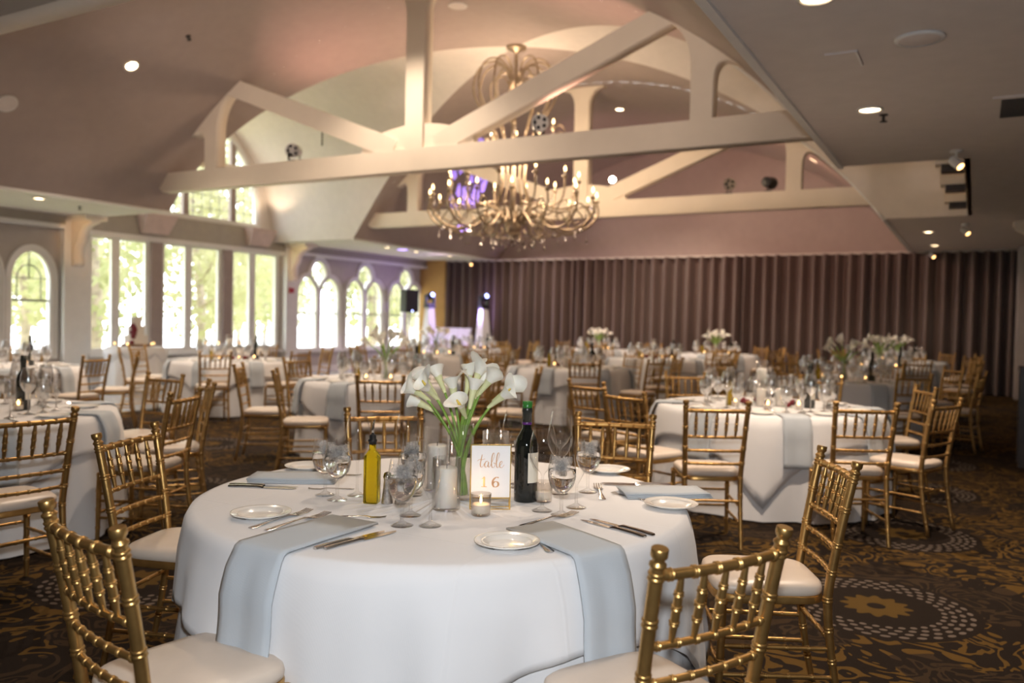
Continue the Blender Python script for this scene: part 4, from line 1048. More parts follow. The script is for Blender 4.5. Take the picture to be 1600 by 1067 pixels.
# ---- settings of the background tables
GN = {'wine_glass': 'wine glasses', 'water_goblet': 'water goblets', 'champagne_flute': 'champagne flutes'}
ng = 0
def far_table(idx, tx, ty, desc, cp):
    global ng
    rnd = random.Random(500 + idx); d = Vector((tx, ty)).length
    n = 8; off = rnd.uniform(0, 45)
    camd = math.degrees(math.atan2(-ty, -tx))
    for k in range(n):
        a = off + k * 45 + rnd.uniform(-4, 4); ar = math.radians(a)
        rel = (a - camd + 180) % 360 - 180
        if k == 0: k0 = side_name(tx, ty, a)[1]
        pn = SIDES[(k0 + k) % 8] + ' place of ' + desc
        p = (tx + .70 * math.cos(ar - .28), ty + .70 * math.sin(ar - .28), ZT)
        if abs(rel) < 150: tag(link('bread_plate', me_plate_lo, None, p), 'white bread plate, ' + pn, 'plate', 'plates on ' + desc)
        if abs(rel) < 105:
            napkin(tx, ty, a, TR + .004, .22, .20, .34, 'grey hanging napkin, ' + pn, 'napkins on ' + desc, False, me_nap_lo)
            if d < 9.5:
                tag(link('fork', me_fork, None, (tx + .62 * math.cos(ar - .17), ty + .62 * math.sin(ar - .17), ZT + .001), (0, 0, ar + PI)), 'steel fork, ' + pn, 'fork', 'forks on ' + desc)
                tag(link('knife', me_knife, None, (tx + .80 * math.cos(ar + .17), ty + .80 * math.sin(ar + .17), ZT + .001), (0, 0, ar + PI)), 'steel knife, ' + pn, 'knife', 'knives on ' + desc)
        if d > 17 and abs(rel) > 120: kinds = ('wine_glass',)
        elif d > 12: kinds = ('wine_glass', 'water_goblet')
        else: kinds = ('wine_glass', 'water_goblet', 'champagne_flute')
        for j, kd in enumerate(kinds):
            rr = .47 + .03 * j + rnd.uniform(-.012, .012); aa = ar + .06 + (j - 1) * .235 + rnd.uniform(-.012, .012)
            g_ = thing(kd, 'clear %s, %s' % (kd.replace('_', ' '), pn), 'glass', (tx + rr * math.cos(aa), ty + rr * math.sin(aa), ZT), 0, GN[kd] + ' on ' + desc) if kd == 'water_goblet' else None
            if g_: link('bowl', G_LO[kd], g_); link('ice_water', me_water_far, g_)
            else: tag(link(kd, G_LO[kd], None, (tx + rr * math.cos(aa), ty + rr * math.sin(aa), ZT)), 'clear %s, %s' % (kd.replace('_', ' '), pn), 'glass', GN[kd] + ' on ' + desc)
            ng += 1
    for k in range(3):
        vn = ['left', 'front', 'right'][k]
        a = math.radians(camd + (-45, 10, 65)[k] + rnd.uniform(-15, 15)); r = rnd.uniform(.29, .33)
        v = thing('votive_candle', 'lit votive candle, %s one of three on %s' % (vn, desc), 'candle', (tx + r * math.cos(a), ty + r * math.sin(a), ZT), 0, 'votive candles on ' + desc)
        link('holder', V_LO[0], v); link('wax', V_LO[1], v); link('flame', me_flame_far, v)
    a = math.radians(camd - 70); o = thing('oil_bottle', 'yellow olive oil bottle on ' + desc, 'bottle', (tx + .32 * math.cos(a), ty + .32 * math.sin(a), ZT), a, 'oil bottles')
    link('oil_body', me_oil_lo, o); link('stopper', me_cork, o)
    a = math.radians(camd + 88); o = thing('wine_bottle', 'dark wine bottle on ' + desc, 'bottle', (tx + .33 * math.cos(a), ty + .33 * math.sin(a), ZT), a, 'wine bottles')
    link('bottle_body', me_bottle, o); link('foil', me_foil, o); link('paper_label', me_wlabel, o)
    if cp == 'calla':
        v = thing('flower_vase', 'clear glass vase of calla lilies on ' + desc, 'vase', (tx, ty, ZT), 0, 'calla vases'); link('vase_glass', me_vase_lo, v)
        for k in range(10):
            a = 2 * PI * k / 10 + rnd.uniform(-.12, .12); r = (.18, .08)[k % 2] + rnd.uniform(-.02, .03); h = (.36, .42)[k % 2] + rnd.uniform(-.02, .03)
            calla_flower((tx + .02 * math.cos(a + 2.5), ty + .02 * math.sin(a + 2.5), ZT + .02), (tx, ty, ZT + .28), (tx + r * math.cos(a), ty + r * math.sin(a), ZT + h), (math.cos(a) * .8, math.sin(a) * .8, .7), 'calla lily, %s %s of bouquet on %s' % (('outer', 'inner')[k % 2], ('near', 'right', 'far', 'left')[(side_name(tx, ty, math.degrees(a))[1] + 1) // 2 % 4], desc), 'calla lilies on ' + desc, False, rnd.uniform(0, 6), 1.3)
    elif cp == 'candles':
        for k in range(3):
            a = math.radians(camd + 90 + k * 120); z0 = (0, .16, .0)[k]
            o = thing('candle_stand' if k == 1 else 'hurricane_candle', '%s white pillar candle in a glass cylinder on %s' % (['short', 'raised', 'rear'][k], desc), 'candle', (tx + .10 * math.cos(a), ty + .10 * math.sin(a), ZT), 0, 'pillar candles on ' + desc)
            if k == 1: link('stem_foot', prof_mesh('stem_foot', [(0, .004), (.045, .003), (.012, .02), (.006, .06), (.006, .15), (.04, .165), (.05, .168)], 'glass_far', 14), o)
            link('cylinder_glass', CY_LO[0], o, (0, 0, z0)); link('pillar_candle', CY_LO[1], o, (0, 0, z0))
        for k in range(7):
            a = 2 * PI * k / 7 + math.radians(camd); rr = .205
            fl_ = thing('red_rose', 'dark red rose, %s one on %s' % (('nearest', 'near right', 'right', 'far right', 'far left', 'left', 'near left')[k], desc), 'flower', (tx + rr * math.cos(a), ty + rr * math.sin(a), ZT), 0, 'red roses on ' + desc)
            MB().ball((0, 0, .035), .026, 8, 6).ball((.008, .004, .048), .016, 7, 5).build('bloom', 'rose_red', fl_, True)
            for q in range(3):
                b_ = a + q * 2.1; MB().add([(0, 0, .015), (.03 * math.cos(b_ - .4), .03 * math.sin(b_ - .4), .02), (.065 * math.cos(b_), .065 * math.sin(b_), .012), (.03 * math.cos(b_ + .4), .03 * math.sin(b_ + .4), .02)], [(0, 1, 2, 3)]).build('leaf', 'leaf_green', fl_)
for idx, (tx, ty, desc, cp, hi) in enumerate(TABLES):
    if idx: far_table(idx, tx, ty, desc, cp)

# ------------------------------------------------------------------ foreground table
TX, TY = TABLES[0][:2]
def P(dx, dy, z=0): return (TX + dx, TY + dy, ZT + .001 + z)
def plate(dx, dy, label):
    t = thing('bread_plate', label, 'plate', P(dx, dy), 0, 'foreground bread plates'); link('dish', me_plate, t); link('relief_band', me_rim, t)
plate(-.314, -.619, 'white bread plate beside the left hanging napkin')
plate(.545, -.478, 'white bread plate at the front edge beside the right hanging napkin')
plate(.79, .303, 'white bread plate at the right edge of the foreground table')
plate(-.80, .125, 'white bread plate at the far left of the foreground table')
plate(.325, .830, 'white bread plate at the far right, before the back chair')
def glass(kind, dx, dy, label, water=False, rz=0):
    t = thing(kind, label, 'glass', P(dx, dy), rz, 'foreground glasses'); link('bowl', G_HI[kind], t)
    if water: link('water', me_water, t); link('ice', me_ice, t)
glass('water_goblet', .144, -.457, 'iced water goblet at front left of the candles', True)
glass('water_goblet', .085, -.330, 'water goblet just behind the front left goblet', True, 1)
glass('champagne_flute', .222, -.410, 'empty champagne flute right of the front left goblet')
glass('water_goblet', -.370, -.245, 'water goblet farthest left on the foreground table', True, 2)
glass('water_goblet', -.278, -.283, 'water goblet left of the oil bottle', True, 3)
glass('wine_glass', -.269, -.182, 'empty wine glass behind the oil bottle')
glass('wine_glass', -.205, .045, 'empty wine glass behind and left of the candles')
glass('champagne_flute', -.13, -.02, 'empty champagne flute behind the oil bottle')
glass('water_goblet', -.10, -.06, 'water goblet behind the pepper mill', True, 4)
glass('wine_glass', .425, -.015, 'empty wine glass just right of the wine bottle')
glass('water_goblet', .511, -.038, 'iced water goblet right of the wine bottle', True, 5)
glass('champagne_flute', .504, .10, 'empty champagne flute behind the right water goblet')
glass('water_goblet', .428, .373, 'water goblet farthest right behind the flute', True, 6)
glass('wine_glass', .345, .285, 'empty wine glass behind the right glasses')
glass('wine_glass', .10, .36, 'empty wine glass behind the sign')
glass('water_goblet', .16, .30, 'water goblet behind the sign', True, 1)
glass('champagne_flute', .02, .33, 'empty champagne flute behind the vase')
glass('wine_glass', .22, .55, 'empty wine glass at the back of the table')
o = thing('oil_bottle', 'square olive oil bottle with steel pourer on the foreground table', 'bottle', P(-.148, -.246), math.radians(20), 'oil bottles')
link('oil_body', me_oil, o); link('pourer', me_pour, link('stopper', me_cork, o))
for i, (dx, dy) in enumerate(((-.095, -.225), (-.055, -.20))):
    o = thing('pepper_shaker', 'small steel shaker, %s one beside the oil bottle' % ['left', 'right'][i], 'shaker', P(dx, dy), 0, 'shakers')
    MB().lathe([(0, 0), (.020, 0), (.021, .004), (.0155, .05), (.0125, .088), (.0145, .093)], 18, cap1=False).build('body', 'pepper_steel', o, True)
    MB().lathe([(.0145, .093), (.0155, .098), (.012, .112), (0, .117)], 18, cap0=False, cap1=False).build('cap', 'chrome', o, True)
o = thing('wine_bottle', 'tall dark wine bottle with cream label on the foreground table', 'bottle', P(.297, .10), math.radians(22), 'wine bottles')
for nm, me in (('bottle_body', me_bottle), ('foil', me_foil), ('foil_tip', me_foil_top), ('foil_band', me_foil_band), ('paper_label', me_wlabel)): link(nm, me, o)
for (dx, dy), mm, lb in (((.135, -.188), CY_A, 'short white pillar candle in a glass cylinder, front of the centrepiece'), ((-.075, .06), CY_B, 'tall white pillar candle in a glass cylinder, left behind the lilies'), ((.165, .10), CY_B, 'tall glass cylinder candle behind the number sign')):
    o = thing('hurricane_candle', lb, 'candle', P(dx, dy), 0, 'foreground pillar candles'); link('cylinder_glass', mm[0], o); link('pillar_candle', mm[1], o); link('wick', mm[2], o)
for (dx, dy), lb in (((.281, -.194), 'lit votive candle in front of the number sign'), ((.36, .12), 'votive candle behind the wine bottle')):
    o = thing('votive_candle', lb, 'candle', P(dx, dy), 0, 'foreground votives'); link('holder', V_HI[0], o); wx_ = link('wax', V_HI[1], o)
    if dx < .3: link('flame', V_HI[2], wx_)
light('candle_light', 'POINT', P(.281, -.194, .085), 0.10, (1, .6, .25), size=.01)
# vase of callas
VX, VY = .085, -.02
o = thing('flower_vase', 'clear cylinder vase holding the foreground calla lilies', 'vase', P(VX, VY), 0, 'calla vases'); link('vase_glass', me_vase_hi, o)
rtv = Vector((math.cos(YAW), math.sin(YAW), 0)); fwv = Vector((-math.sin(YAW), math.cos(YAW), 0)); upv = Vector((0, 0, 1))
heads = [  # sideways, away, height of the flower base, lean direction (side, away, up)
    (-.150, -.03, .400, (-.75, -.35, .55)), (-.125, .03, .420, (-.60, .1, .75)), (-.105, -.05, .405, (-.55, -.5, .65)), (-.135, .05, .350, (-.75, .2, .35)),
    (-.085, .06, .430, (-.40, .4, .8)), (-.030, .00, .385, (-.15, .2, .95)), (.018, .05, .430, (.10, .3, .95)), (.040, -.04, .385, (.15, .25, .90)),
    (.048, .03, .440, (.30, .2, .9)), (.080, -.01, .425, (.55, -.1, .75)), (.062, .06, .410, (.35, .4, .8)), (.130, -.02, .380, (.75, -.15, .62)), (.150, .02, .400, (.8, .2, .6)), (.015, -.05, .345, (-.2, -.6, .6))]
vb = Vector(P(VX, VY))
heads.sort(key=lambda q: q[0])
ORD = ['leftmost'] + [w_ + ' from the left' for w_ in ('second', 'third', 'fourth', 'fifth', 'sixth', 'seventh')] + [w_ + ' from the right' for w_ in ('seventh', 'sixth', 'fifth', 'fourth', 'third', 'second')] + ['rightmost']
for k, (sx_, aw, h, dr) in enumerate(heads):
    a = 2 * PI * k / len(heads)
    base = vb + Vector((.026 * math.cos(a), .026 * math.sin(a), .022))
    tip = vb + rtv * sx_ * .88 + fwv * aw + upv * (h - .02); mid = vb + rtv * (sx_ * .02 + (.012 if sx_ < 0 else -.012)) + fwv * aw * .1 + upv * .22
    dd = rtv * dr[0] + fwv * dr[1] + upv * dr[2]
    sd = 'leaning left' if sx_ < -.1 else ('leaning right' if sx_ > .09 else 'upright in the middle')
    calla_flower(tuple(base), tuple(mid), tuple(tip), tuple(dd), 'white calla lily, %s in the foreground vase' % ORD[k], 'foreground calla lilies', True, [0.5, 2.2, 3.5, 1.1, 5, 2.9, 4.4, 3.1, 0.2, 1.8, 2.7, 3.3, .9, 3.0][k], 1.05)
# number sign
sg = thing('table_sign', 'gold framed sign reading table 16 on the foreground table', 'sign', P(.262, -.100), YAW + math.radians(4))
W2, H0, H1 = .070, .045, .232
for s in (-1, 1): MB().box(s * W2 - .002, s * W2 + .002, -.003, .003, 0, H1).build('frame_side', 'sign_gold', sg)
MB().box(-W2, W2, -.003, .003, H1 - .004, H1).build('frame_top', 'sign_gold', sg); MB().box(-W2, W2, -.003, .003, H0 - .004, H0).build('frame_bottom', 'sign_gold', sg)
for yy in (0, .042): MB().box(-W2, W2, yy - .002, yy + .002, 0, .004).build('foot_bar', 'sign_gold', sg)
for s in (-1, 1): MB().box(s * W2 - .002, s * W2 + .002, 0, .042, 0, .004).build('foot_bar', 'sign_gold', sg)
for s in (-1, 1): MB().box(s * W2 - .002, s * W2 + .002, .038, .042, 0, .03).build('foot_post', 'sign_gold', sg)
card = MB().box(-W2 + .002, W2 - .002, -.0008, .0008, H0, H1 - .004).build('card', 'paper_white', sg)
def ribbon(mb, pts, wfun):
    rows = []; n = len(pts)
    for i, p in enumerate(pts):
        a = Vector(pts[max(0, i - 1)]); b = Vector(pts[min(n - 1, i + 1)]); d = (b - a).normalized(); nn_ = Vector((-d.y, d.x)); wv = wfun(i / (n - 1), d)
        rows.append([(p[0] + nn_.x * wv, -.0012, p[1] + nn_.y * wv), (p[0] - nn_.x * wv, -.0012, p[1] - nn_.y * wv), (p[0] - nn_.x * wv, -.0009, p[1] - nn_.y * wv), (p[0] + nn_.x * wv, -.0009, p[1] + nn_.y * wv)])
    mb.grid(rows, close=True)
def crom(pts, n=8):
    out = []
    for i in range(len(pts) - 1):
        p0 = Vector(pts[max(0, i - 1)]); p1 = Vector(pts[i]); p2 = Vector(pts[i + 1]); p3 = Vector(pts[min(len(pts) - 1, i + 2)])
        for k in range(n):
            t = k / n; out.append(0.5 * ((2 * p1) + (-p0 + p2) * t + (2 * p0 - 5 * p1 + 4 * p2 - p3) * t * t + (-p0 + 3 * p1 - 3 * p2 + p3) * t ** 3))
    out.append(Vector(pts[-1])); return out
# 'table' in brush script, one stroke after another (units: mm on the card)
mmx = lambda L_, s=.001, ox=0, oz=0: [(ox + a * s, oz + b * s) for a, b in L_]
script = [
    [(-41, 20), (-35, 25), (-28, 24), (-18, 27)],                                                        # bar of t
    [(-27, 40), (-29, 28), (-32, 12), (-31, 3), (-27, 1), (-23, 6), (-20, 13)],                           # t
    [(-7, 16), (-11, 20), (-16, 17), (-19, 8), (-16, 1), (-11, 4), (-8, 12), (-7, 16), (-8, 5), (-5, 1), (-1, 7), (2, 14)],   # a
    [(2, 14), (7, 26), (11, 40), (8, 45), (4, 36), (2, 18), (3, 4), (7, 0), (12, 5), (12, 13), (8, 15), (14, 13), (17, 15)],  # b
    [(17, 15), (22, 26), (26, 41), (23, 46), (19, 36), (17, 18), (18, 4), (22, 0), (26, 6)],              # l
    [(26, 6), (31, 10), (35, 16), (33, 20), (28, 15), (27, 6), (30, 0), (36, 2), (41, 9)],                # e
]
mb = MB()
for st_ in script: ribbon(mb, crom(mmx(st_, .00115, 0.000, .150)), lambda t, d: .0007 + .0011 * max(0, -d.y) ** 1.5 * min(1, 6 * t * (1 - t) + .2))
mb.build('script_lettering', 'rose_gold', card)
mb = MB()
ribbon(mb, crom([(-.0225, .1165), (-.0225, .099), (-.0225, .0825)]), lambda t, d: .0034)
ribbon(mb, crom([(-.031, .1105), (-.0265, .1125), (-.0215, .1185)]), lambda t, d: .0012)
ribbon(mb, crom([(-.0325, .0822), (-.0225, .0822), (-.0125, .0822)]), lambda t, d: .0011)
six = [(.0265, .1165), (.0180, .1150), (.0095, .1060), (.0075, .0935), (.0110, .0840), (.0180, .0815), (.0255, .0850), (.0280, .0920), (.0250, .0985), (.0180, .1010), (.0115, .0975), (.0085, .0930)]
ribbon(mb, crom(six), lambda t, d: .0010 + .0026 * abs(d.y) ** 1.3)
mb.ball((.0268, -.001, .1150), .0026, 8, 6, 1, .15, 1)
mb.build('number_lettering', 'rose_gold', card)
# napkins of the foreground table
def flat_napkin(dx, dy, ang, lx, ly, label):
    o = MB(); rows = []
    for layer, z in enumerate((0, .006, .012)):
        pass
    t = thing('napkin', label, 'napkin', P(dx, dy), math.radians(ang), 'foreground napkins')
    for k in range(3):
        rows = [[(-lx / 2 + lx * i / 8 - .004 * k, -ly / 2 + ly * j / 4 + .003 * k, .004 + .006 * k + .0015 * math.sin(i + j)) for i in range(9)] for j in range(5)]
        ob = MB().grid(rows).build('fold', 'napkin_grey', t, True); so = ob.modifiers.new('layer', 'SOLIDIFY'); so.thickness = .005; so.offset = 1
flat_napkin(-.66, -.095, 32, .34, .17, 'grey folded napkin lying at the left of the foreground table')
flat_napkin(.70, .50, 35, .33, .17, 'grey folded napkin lying at the right of the foreground table')
napkin(TX, TY, -91.0, TR + .002, .40, .195, .37, 'grey napkin hanging over the front left edge of the foreground table', 'foreground napkins', True)
napkin(TX, TY, -27.0, TR + .002, .34, .185, .47, 'grey napkin hanging over the front right edge of the foreground table', 'foreground napkins', True)
def cut(me, name, cat, dx, dy, ex, ey, label, z=0):
    a = math.atan2(ey - dy, ex - dx); o = link(name, me, None, P(dx, dy, z), (0, 0, a)); s_ = math.hypot(ex - dx, ey - dy) / (.207 if cat == 'fork' else .236); s_ = max(.85, min(1.35, s_)); o.scale = (s_, s_, s_)
    tag(o, label, cat, 'foreground ' + cat + 's')
cut(me_fork, 'fork', 'fork', -.225, -.752, -.235, -.45, 'outer fork beside the front left plate')
cut(me_fork, 'fork', 'fork', -.165, -.745, -.155, -.47, 'inner fork beside the front left plate')
cut(me_fork, 'fork', 'fork', -.125, -.490, .040, -.405, 'fork lying above the front left napkin')
cut(me_knife, 'knife', 'knife', .105, -.820, .150, -.55, 'left knife right of the front left napkin')
cut(me_knife, 'knife', 'knife', .130, -.805, .180, -.53, 'right knife right of the front left napkin')
cut(me_fork, 'fork', 'fork', .690, -.475, .424, -.225, 'left fork beside the front right plate')
cut(me_fork, 'fork', 'fork', .715, -.440, .450, -.195, 'right fork beside the front right plate')
cut(me_fork, 'fork', 'fork', .469, -.260, .555, .050, 'fork lying above the front right napkin')
cut(me_knife, 'knife', 'knife', .860, -.160, .600, -.065, 'left knife right of the front right napkin')
cut(me_knife, 'knife', 'knife', .875, -.125, .620, -.035, 'right knife right of the front right napkin')
cut(me_knife, 'knife', 'knife', .660, .690, .400, .570, 'knife at the far right place of the foreground table')
cut(me_knife, 'knife', 'knife', .675, .660, .415, .545, 'second knife at the far right place of the foreground table')
cut(me_fork, 'fork', 'fork', .535, .270, .385, .560, 'fork standing toward the viewer at the far right place')
cut(me_fork, 'fork', 'fork', .720, .330, .520, .405, 'fork beside the right edge plate')
cut(me_knife, 'knife', 'knife', -.800, -.310, -.545, -.205, 'knife beside the left folded napkin')
cut(me_knife, 'knife', 'knife', -.780, -.335, -.530, -.230, 'second knife beside the left folded napkin')
cut(me_fork, 'fork', 'fork', -.72, .06, -.50, .12, 'fork behind the left folded napkin')
cut(me_fork, 'fork', 'fork', -.35, -.10, -.49, -.20, 'fork pointing at the left folded napkin')

# ------------------------------------------------------------------ cake tables by the windows
def draped(loc, r, h, label):
    t = thing('cake_table', label, 'table', loc, 0, 'draped side tables'); n = 72; rows = [[(0, 0, h)] * n]
    for rr in (r * .6, r * .97): rows.append([(rr * math.cos(2 * PI * i / n), rr * math.sin(2 * PI * i / n), h) for i in range(n)])
    for k in range(8):
        u = k / 7; rows.append([((r + .10 * u + .03 * u * math.sin(14 * 2 * PI * i / n)) * math.cos(2 * PI * i / n), (r + .10 * u + .03 * u * math.sin(14 * 2 * PI * i / n)) * math.sin(2 * PI * i / n), h - .005 - (h - .02) * u) for i in range(n)])
    MB().grid(rows, close=True).build('cloth', 'linen_white', t, True)
    rows = []
    for k in range(5):
        u = k / 4; rows.append([((r + .03 + .03 * math.sin(PI * u)) * math.cos(2 * PI * i / n), (r + .03 + .03 * math.sin(PI * u)) * math.sin(2 * PI * i / n), h - .02 - (.10 + .18 * abs(math.sin(3 * 2 * PI * i / n))) * u) for i in range(n)])
    MB().grid(rows, close=True).build('swag', 'linen_white', t, True)
    return t
draped((-13.75, 10.2, 0), .50, .80, 'white draped side table holding the wedding cake')
draped((-13.3, 11.9, 0), .42, .80, 'white draped side table right of the wedding cake')
ck = thing('wedding_cake', 'tiered ivory wedding cake with dark red roses', 'cake', (-13.75, 10.2, .802))
MB().lathe([(0, 0), (.26, 0), (.26, .05), (0, .05)], 28).build('board', 'cake_board', ck, True, 40)
zz = .05
for r, h in ((.21, .17), (.15, .17), (.10, .17)):
    MB().lathe([(0, zz), (r, zz), (r, zz + h - .01), (r - .01, zz + h), (0, zz + h)], 28).build('tier', 'icing', ck, True, 40); zz += h
rnd = random.Random(9)
for i in range(9):
    u = i / 8; MB().ball((.10 - .03 * u + rnd.uniform(-.04, .04), -.14 + .06 * u + rnd.uniform(-.03, .03), .08 + .30 * u), .055, 8, 6).build('rose', 'rose_red', ck, True)
for tx_, ty_, h, nm in ((-13.75, 10.2, .80, 'the cake table'), (-13.3, 11.9, .80, 'the side table right of the cake')):
    for k in range(5):
        a = k * 1.26 + .2; v = thing('votive_candle', 'lit votive candle, %s one on %s' % (('right rear', 'far', 'left', 'near', 'right front')[k], nm), 'candle', (tx_ + .36 * math.cos(a), ty_ + .36 * math.sin(a), h + .002), 0, 'votives on ' + nm)
        link('holder', V_LO[0], v); link('wax', V_LO[1], v); link('flame', me_flame_far, v)

# ------------------------------------------------------------------ music equipment
sp = thing('loudspeaker', 'black loudspeaker on a white-sleeved pole before the lancet windows', 'speaker', (-13.6, 18.6, 0), math.radians(60))
MB().tube([(0, 0, 0), (0, 0, 1.6)], .03, 10).build('pole', 'scrim_white', sp, True)
for k in range(3): MB().tube([(0, 0, .5), (.45 * math.cos(k * 2.1), .45 * math.sin(k * 2.1), .02)], .015, 6).build('tripod_leg', 'black_metal', sp)
MB().box(-.19, .19, -.19, .19, 1.6, 2.22).build('cabinet', 'speaker_black', sp); MB().box(-.17, .17, -.20, -.19, 1.63, 2.19).build('grille', 'black_plastic', sp)
MB().ball((0, -.205, 1.64), .02, 8, 6).build('indicator', 'led_blue', sp)
def moving_head(loc, label):
    t = thing('moving_head_light', label, 'stage light', loc, math.radians(70), 'moving head lights')
    MB().add([(-.22, -.22, 0), (.22, -.22, 0), (.22, .22, 0), (-.22, .22, 0), (-.09, -.09, 1.75), (.09, -.09, 1.75), (.09, .09, 1.75), (-.09, .09, 1.75)], [(0, 3, 2, 1), (4, 5, 6, 7), (0, 1, 5, 4), (1, 2, 6, 5), (2, 3, 7, 6), (3, 0, 4, 7)]).build('sleeved_stand', 'scrim_white', t)
    MB().box(-.13, .13, -.11, .11, 1.75, 1.84).build('base', 'black_plastic', t)
    MB().box(-.15, -.11, -.06, .06, 1.84, 2.12).box(.11, .15, -.06, .06, 1.84, 2.12).box(-.15, .15, -.06, .06, 1.83, 1.87).build('yoke', 'black_plastic', t)
    MB().lathe([(0, -.15), (.09, -.14), (.105, -.04), (.105, .06), (.09, .14), (.085, .15)], 18, cap1=False).build('head', 'black_plastic', t, True, 40, (0, 0, 2.08), (math.radians(75), 0, 0))
    MB().lathe([(.06, .148), (0, .150)], 16, cap0=False, cap1=False).build('lens', 'led_blue', t, False, None, (0, 0, 2.08), (math.radians(75), 0, 0))
moving_head((-13.55, 19.5, 0), 'black moving head light on white stand before the farthest lancet window')
moving_head((-12.28, 20.35, 0), 'black moving head light on white stand before the curtain')
ds = thing('booth_screen', 'lilac-lit folding booth screen before the ochre wall', 'screen', (-13.42, 20.2, 0), 0)
for k in range(4): MB().box(-.83 + k * .415, -.83 + k * .415 + .405, -.02, .02, .02, 1.16).build('screen_panel', 'screen_white', ds)
MB().box(-.85, .85, -.03, .03, 1.16, 1.19).build('top_rail', 'screen_white', ds)
light('violet_wash', 'SPOT', (-12.9, 19.2, .3), 22, (.55, .38, 1.0), target=(-13.2, 20.2, .8), spot=120, size=.05, blend=.8)
# dark side stand at the right edge
ss = thing('service_stand', 'dark wooden service stand at the right edge', 'stand', (0.72, 10.4, 0))
MB().box(-.30, .30, -.25, .25, 1.0, 1.05).build('top', 'dark_wood', ss)
for sx in (-1, 1):
    for sy in (-1, 1): MB().box(sx * .26 - .03, sx * .26 + .03, sy * .21 - .03, sy * .21 + .03, 0, 1.0).build('leg', 'dark_wood', ss)
MB().box(-.28, .28, -.23, .23, .42, .46).build('shelf', 'dark_wood', ss)
# ------------------------------------------------------------------ chandelier
chd = thing('chandelier', 'large bronze scrollwork chandelier with candle bulbs and crystals', 'chandelier', (XC, YC, 0))
MB().lathe([(0, 6.02), (.17, 6.02), (.17, 5.97), (.06, 5.93), (.03, 5.90)], 20).build('canopy', 'bronze', chd, True, 40)
MB().lathe([(.028, 5.92), (.028, 5.3), (.06, 5.22), (.09, 5.16), (.05, 5.08), (.03, 5.0), (.03, 4.5), (.055, 4.44), (.03, 4.38), (.028, 3.7), (.06, 3.62), (.04, 3.5), (.035, 3.2), (.10, 3.10), (.16, 3.0), (.12, 2.9), (.05, 2.82), (0, 2.78)], 14, cap0=False, cap1=False).build('stem', 'bronze', chd, True)
def rot(p, a): c, s = math.cos(a), math.sin(a); return (p[0] * c, p[0] * s, p[1])
def arm_mesh(prof, rad, seg=6, n=5): 
    pts = crom(prof, n); return MB().tube([(p[0], 0, p[1]) for p in pts], rad, seg).mesh('arm', 'bronze', True)
crown = [(.09, 5.14), (.22, 5.02), (.40, 5.12), (.42, 5.42), (.22, 5.52), (.10, 5.36)]
crown_out = [(.34, 4.50), (.52, 4.85), (.70, 5.25), (.62, 5.62), (.36, 5.76), (.14, 5.60), (.09, 5.22)]
me_c1 = arm_mesh(crown, .013); me_c2 = arm_mesh(crown_out, .016)
for k in range(12):
    a = 2 * PI * k / 12; link('crown_scroll', me_c2, chd, None, (0, 0, a))
    if k % 2 == 0: link('inner_scroll', me_c1, chd, None, (0, 0, a + .26))
me_body = arm_mesh([(.34, 4.50), (.22, 4.15), (.20, 3.70), (.30, 3.35), (.16, 3.05)], .013)
for k in range(12): link('body_rib', me_body, chd, None, (0, 0, 2 * PI * k / 12))
mid_arm = arm_mesh([(.05, 4.42), (.35, 4.30), (.70, 4.32), (.88, 4.52), (.80, 4.66), (.68, 4.58)], .013)
low_arm = arm_mesh([(.08, 3.05), (.45, 3.20), (.85, 2.95), (1.20, 2.98), (1.42, 3.22), (1.40, 3.42)], .018)
low_arm2 = arm_mesh([(.08, 3.0), (.40, 3.36), (.80, 3.30), (1.05, 3.40), (1.10, 3.72)], .015)
curl = arm_mesh([(1.38, 3.15), (1.18, 3.36), (1.00, 3.22), (1.06, 3.04), (1.22, 3.08)], .012)
curl2 = arm_mesh([(.50, 3.14), (.66, 2.98), (.58, 2.84), (.42, 2.92), (.46, 3.04)], .013)
me_cup = MB().lathe([(.01, -.03), (.035, -.01), (.05, .015), (.047, .015), (.012, .0)], 10, cap0=False, cap1=False).mesh('drip_cup', 'bronze', True)
me_sleeve = MB().lathe([(.013, .0), (.013, .085), (0, .085)], 8, cap0=False, cap1=False).mesh('candle_sleeve', 'candle_sleeve', True)
me_bulb = MB().lathe([(.006, .085), (.017, .105), (.019, .125), (.010, .155), (.001, .175)], 8, cap0=False, cap1=False).mesh('bulb', 'bulb_glow', True)
def crystal_mesh(n):
    prof = [(.0015, 0.0)]
    for i in range(n):
        z = -.03 - i * .045; r = .014 if i < n - 1 else .028; h = .018 if i < n - 1 else .040
        prof += [(.0015, z + h * .6), (r, z), (.0015, z - h)]
    return MB().lathe(prof, 6).mesh('crystal_drop', 'crystal')
me_cr = [crystal_mesh(2), crystal_mesh(3), crystal_mesh(4)]
def candle_arm(me, tip, a):
    ar = link('arm', me, chd, None, (0, 0, a))
    for nm, mm in (('drip_cup', me_cup), ('candle_sleeve', me_sleeve), ('bulb', me_bulb)): link(nm, mm, ar, (tip[0], 0, tip[1]))
    link('crystal_drop', me_cr[1], ar, (tip[0] - .02, .03, tip[1] - .04))
for k in range(10): candle_arm(mid_arm, (.68, 4.60), 2 * PI * k / 10 + .15)
for k in range(16):
    a = 2 * PI * k / 16 + .1; candle_arm(low_arm, (1.40, 3.44), a); link('curl', curl, chd, None, (0, 0, a)); 
for k in range(12): candle_arm(low_arm2, (1.10, 3.74), 2 * PI * k / 12 + .3)
for k in range(10): link('curl', curl2, chd, None, (0, 0, 2 * PI * k / 10))
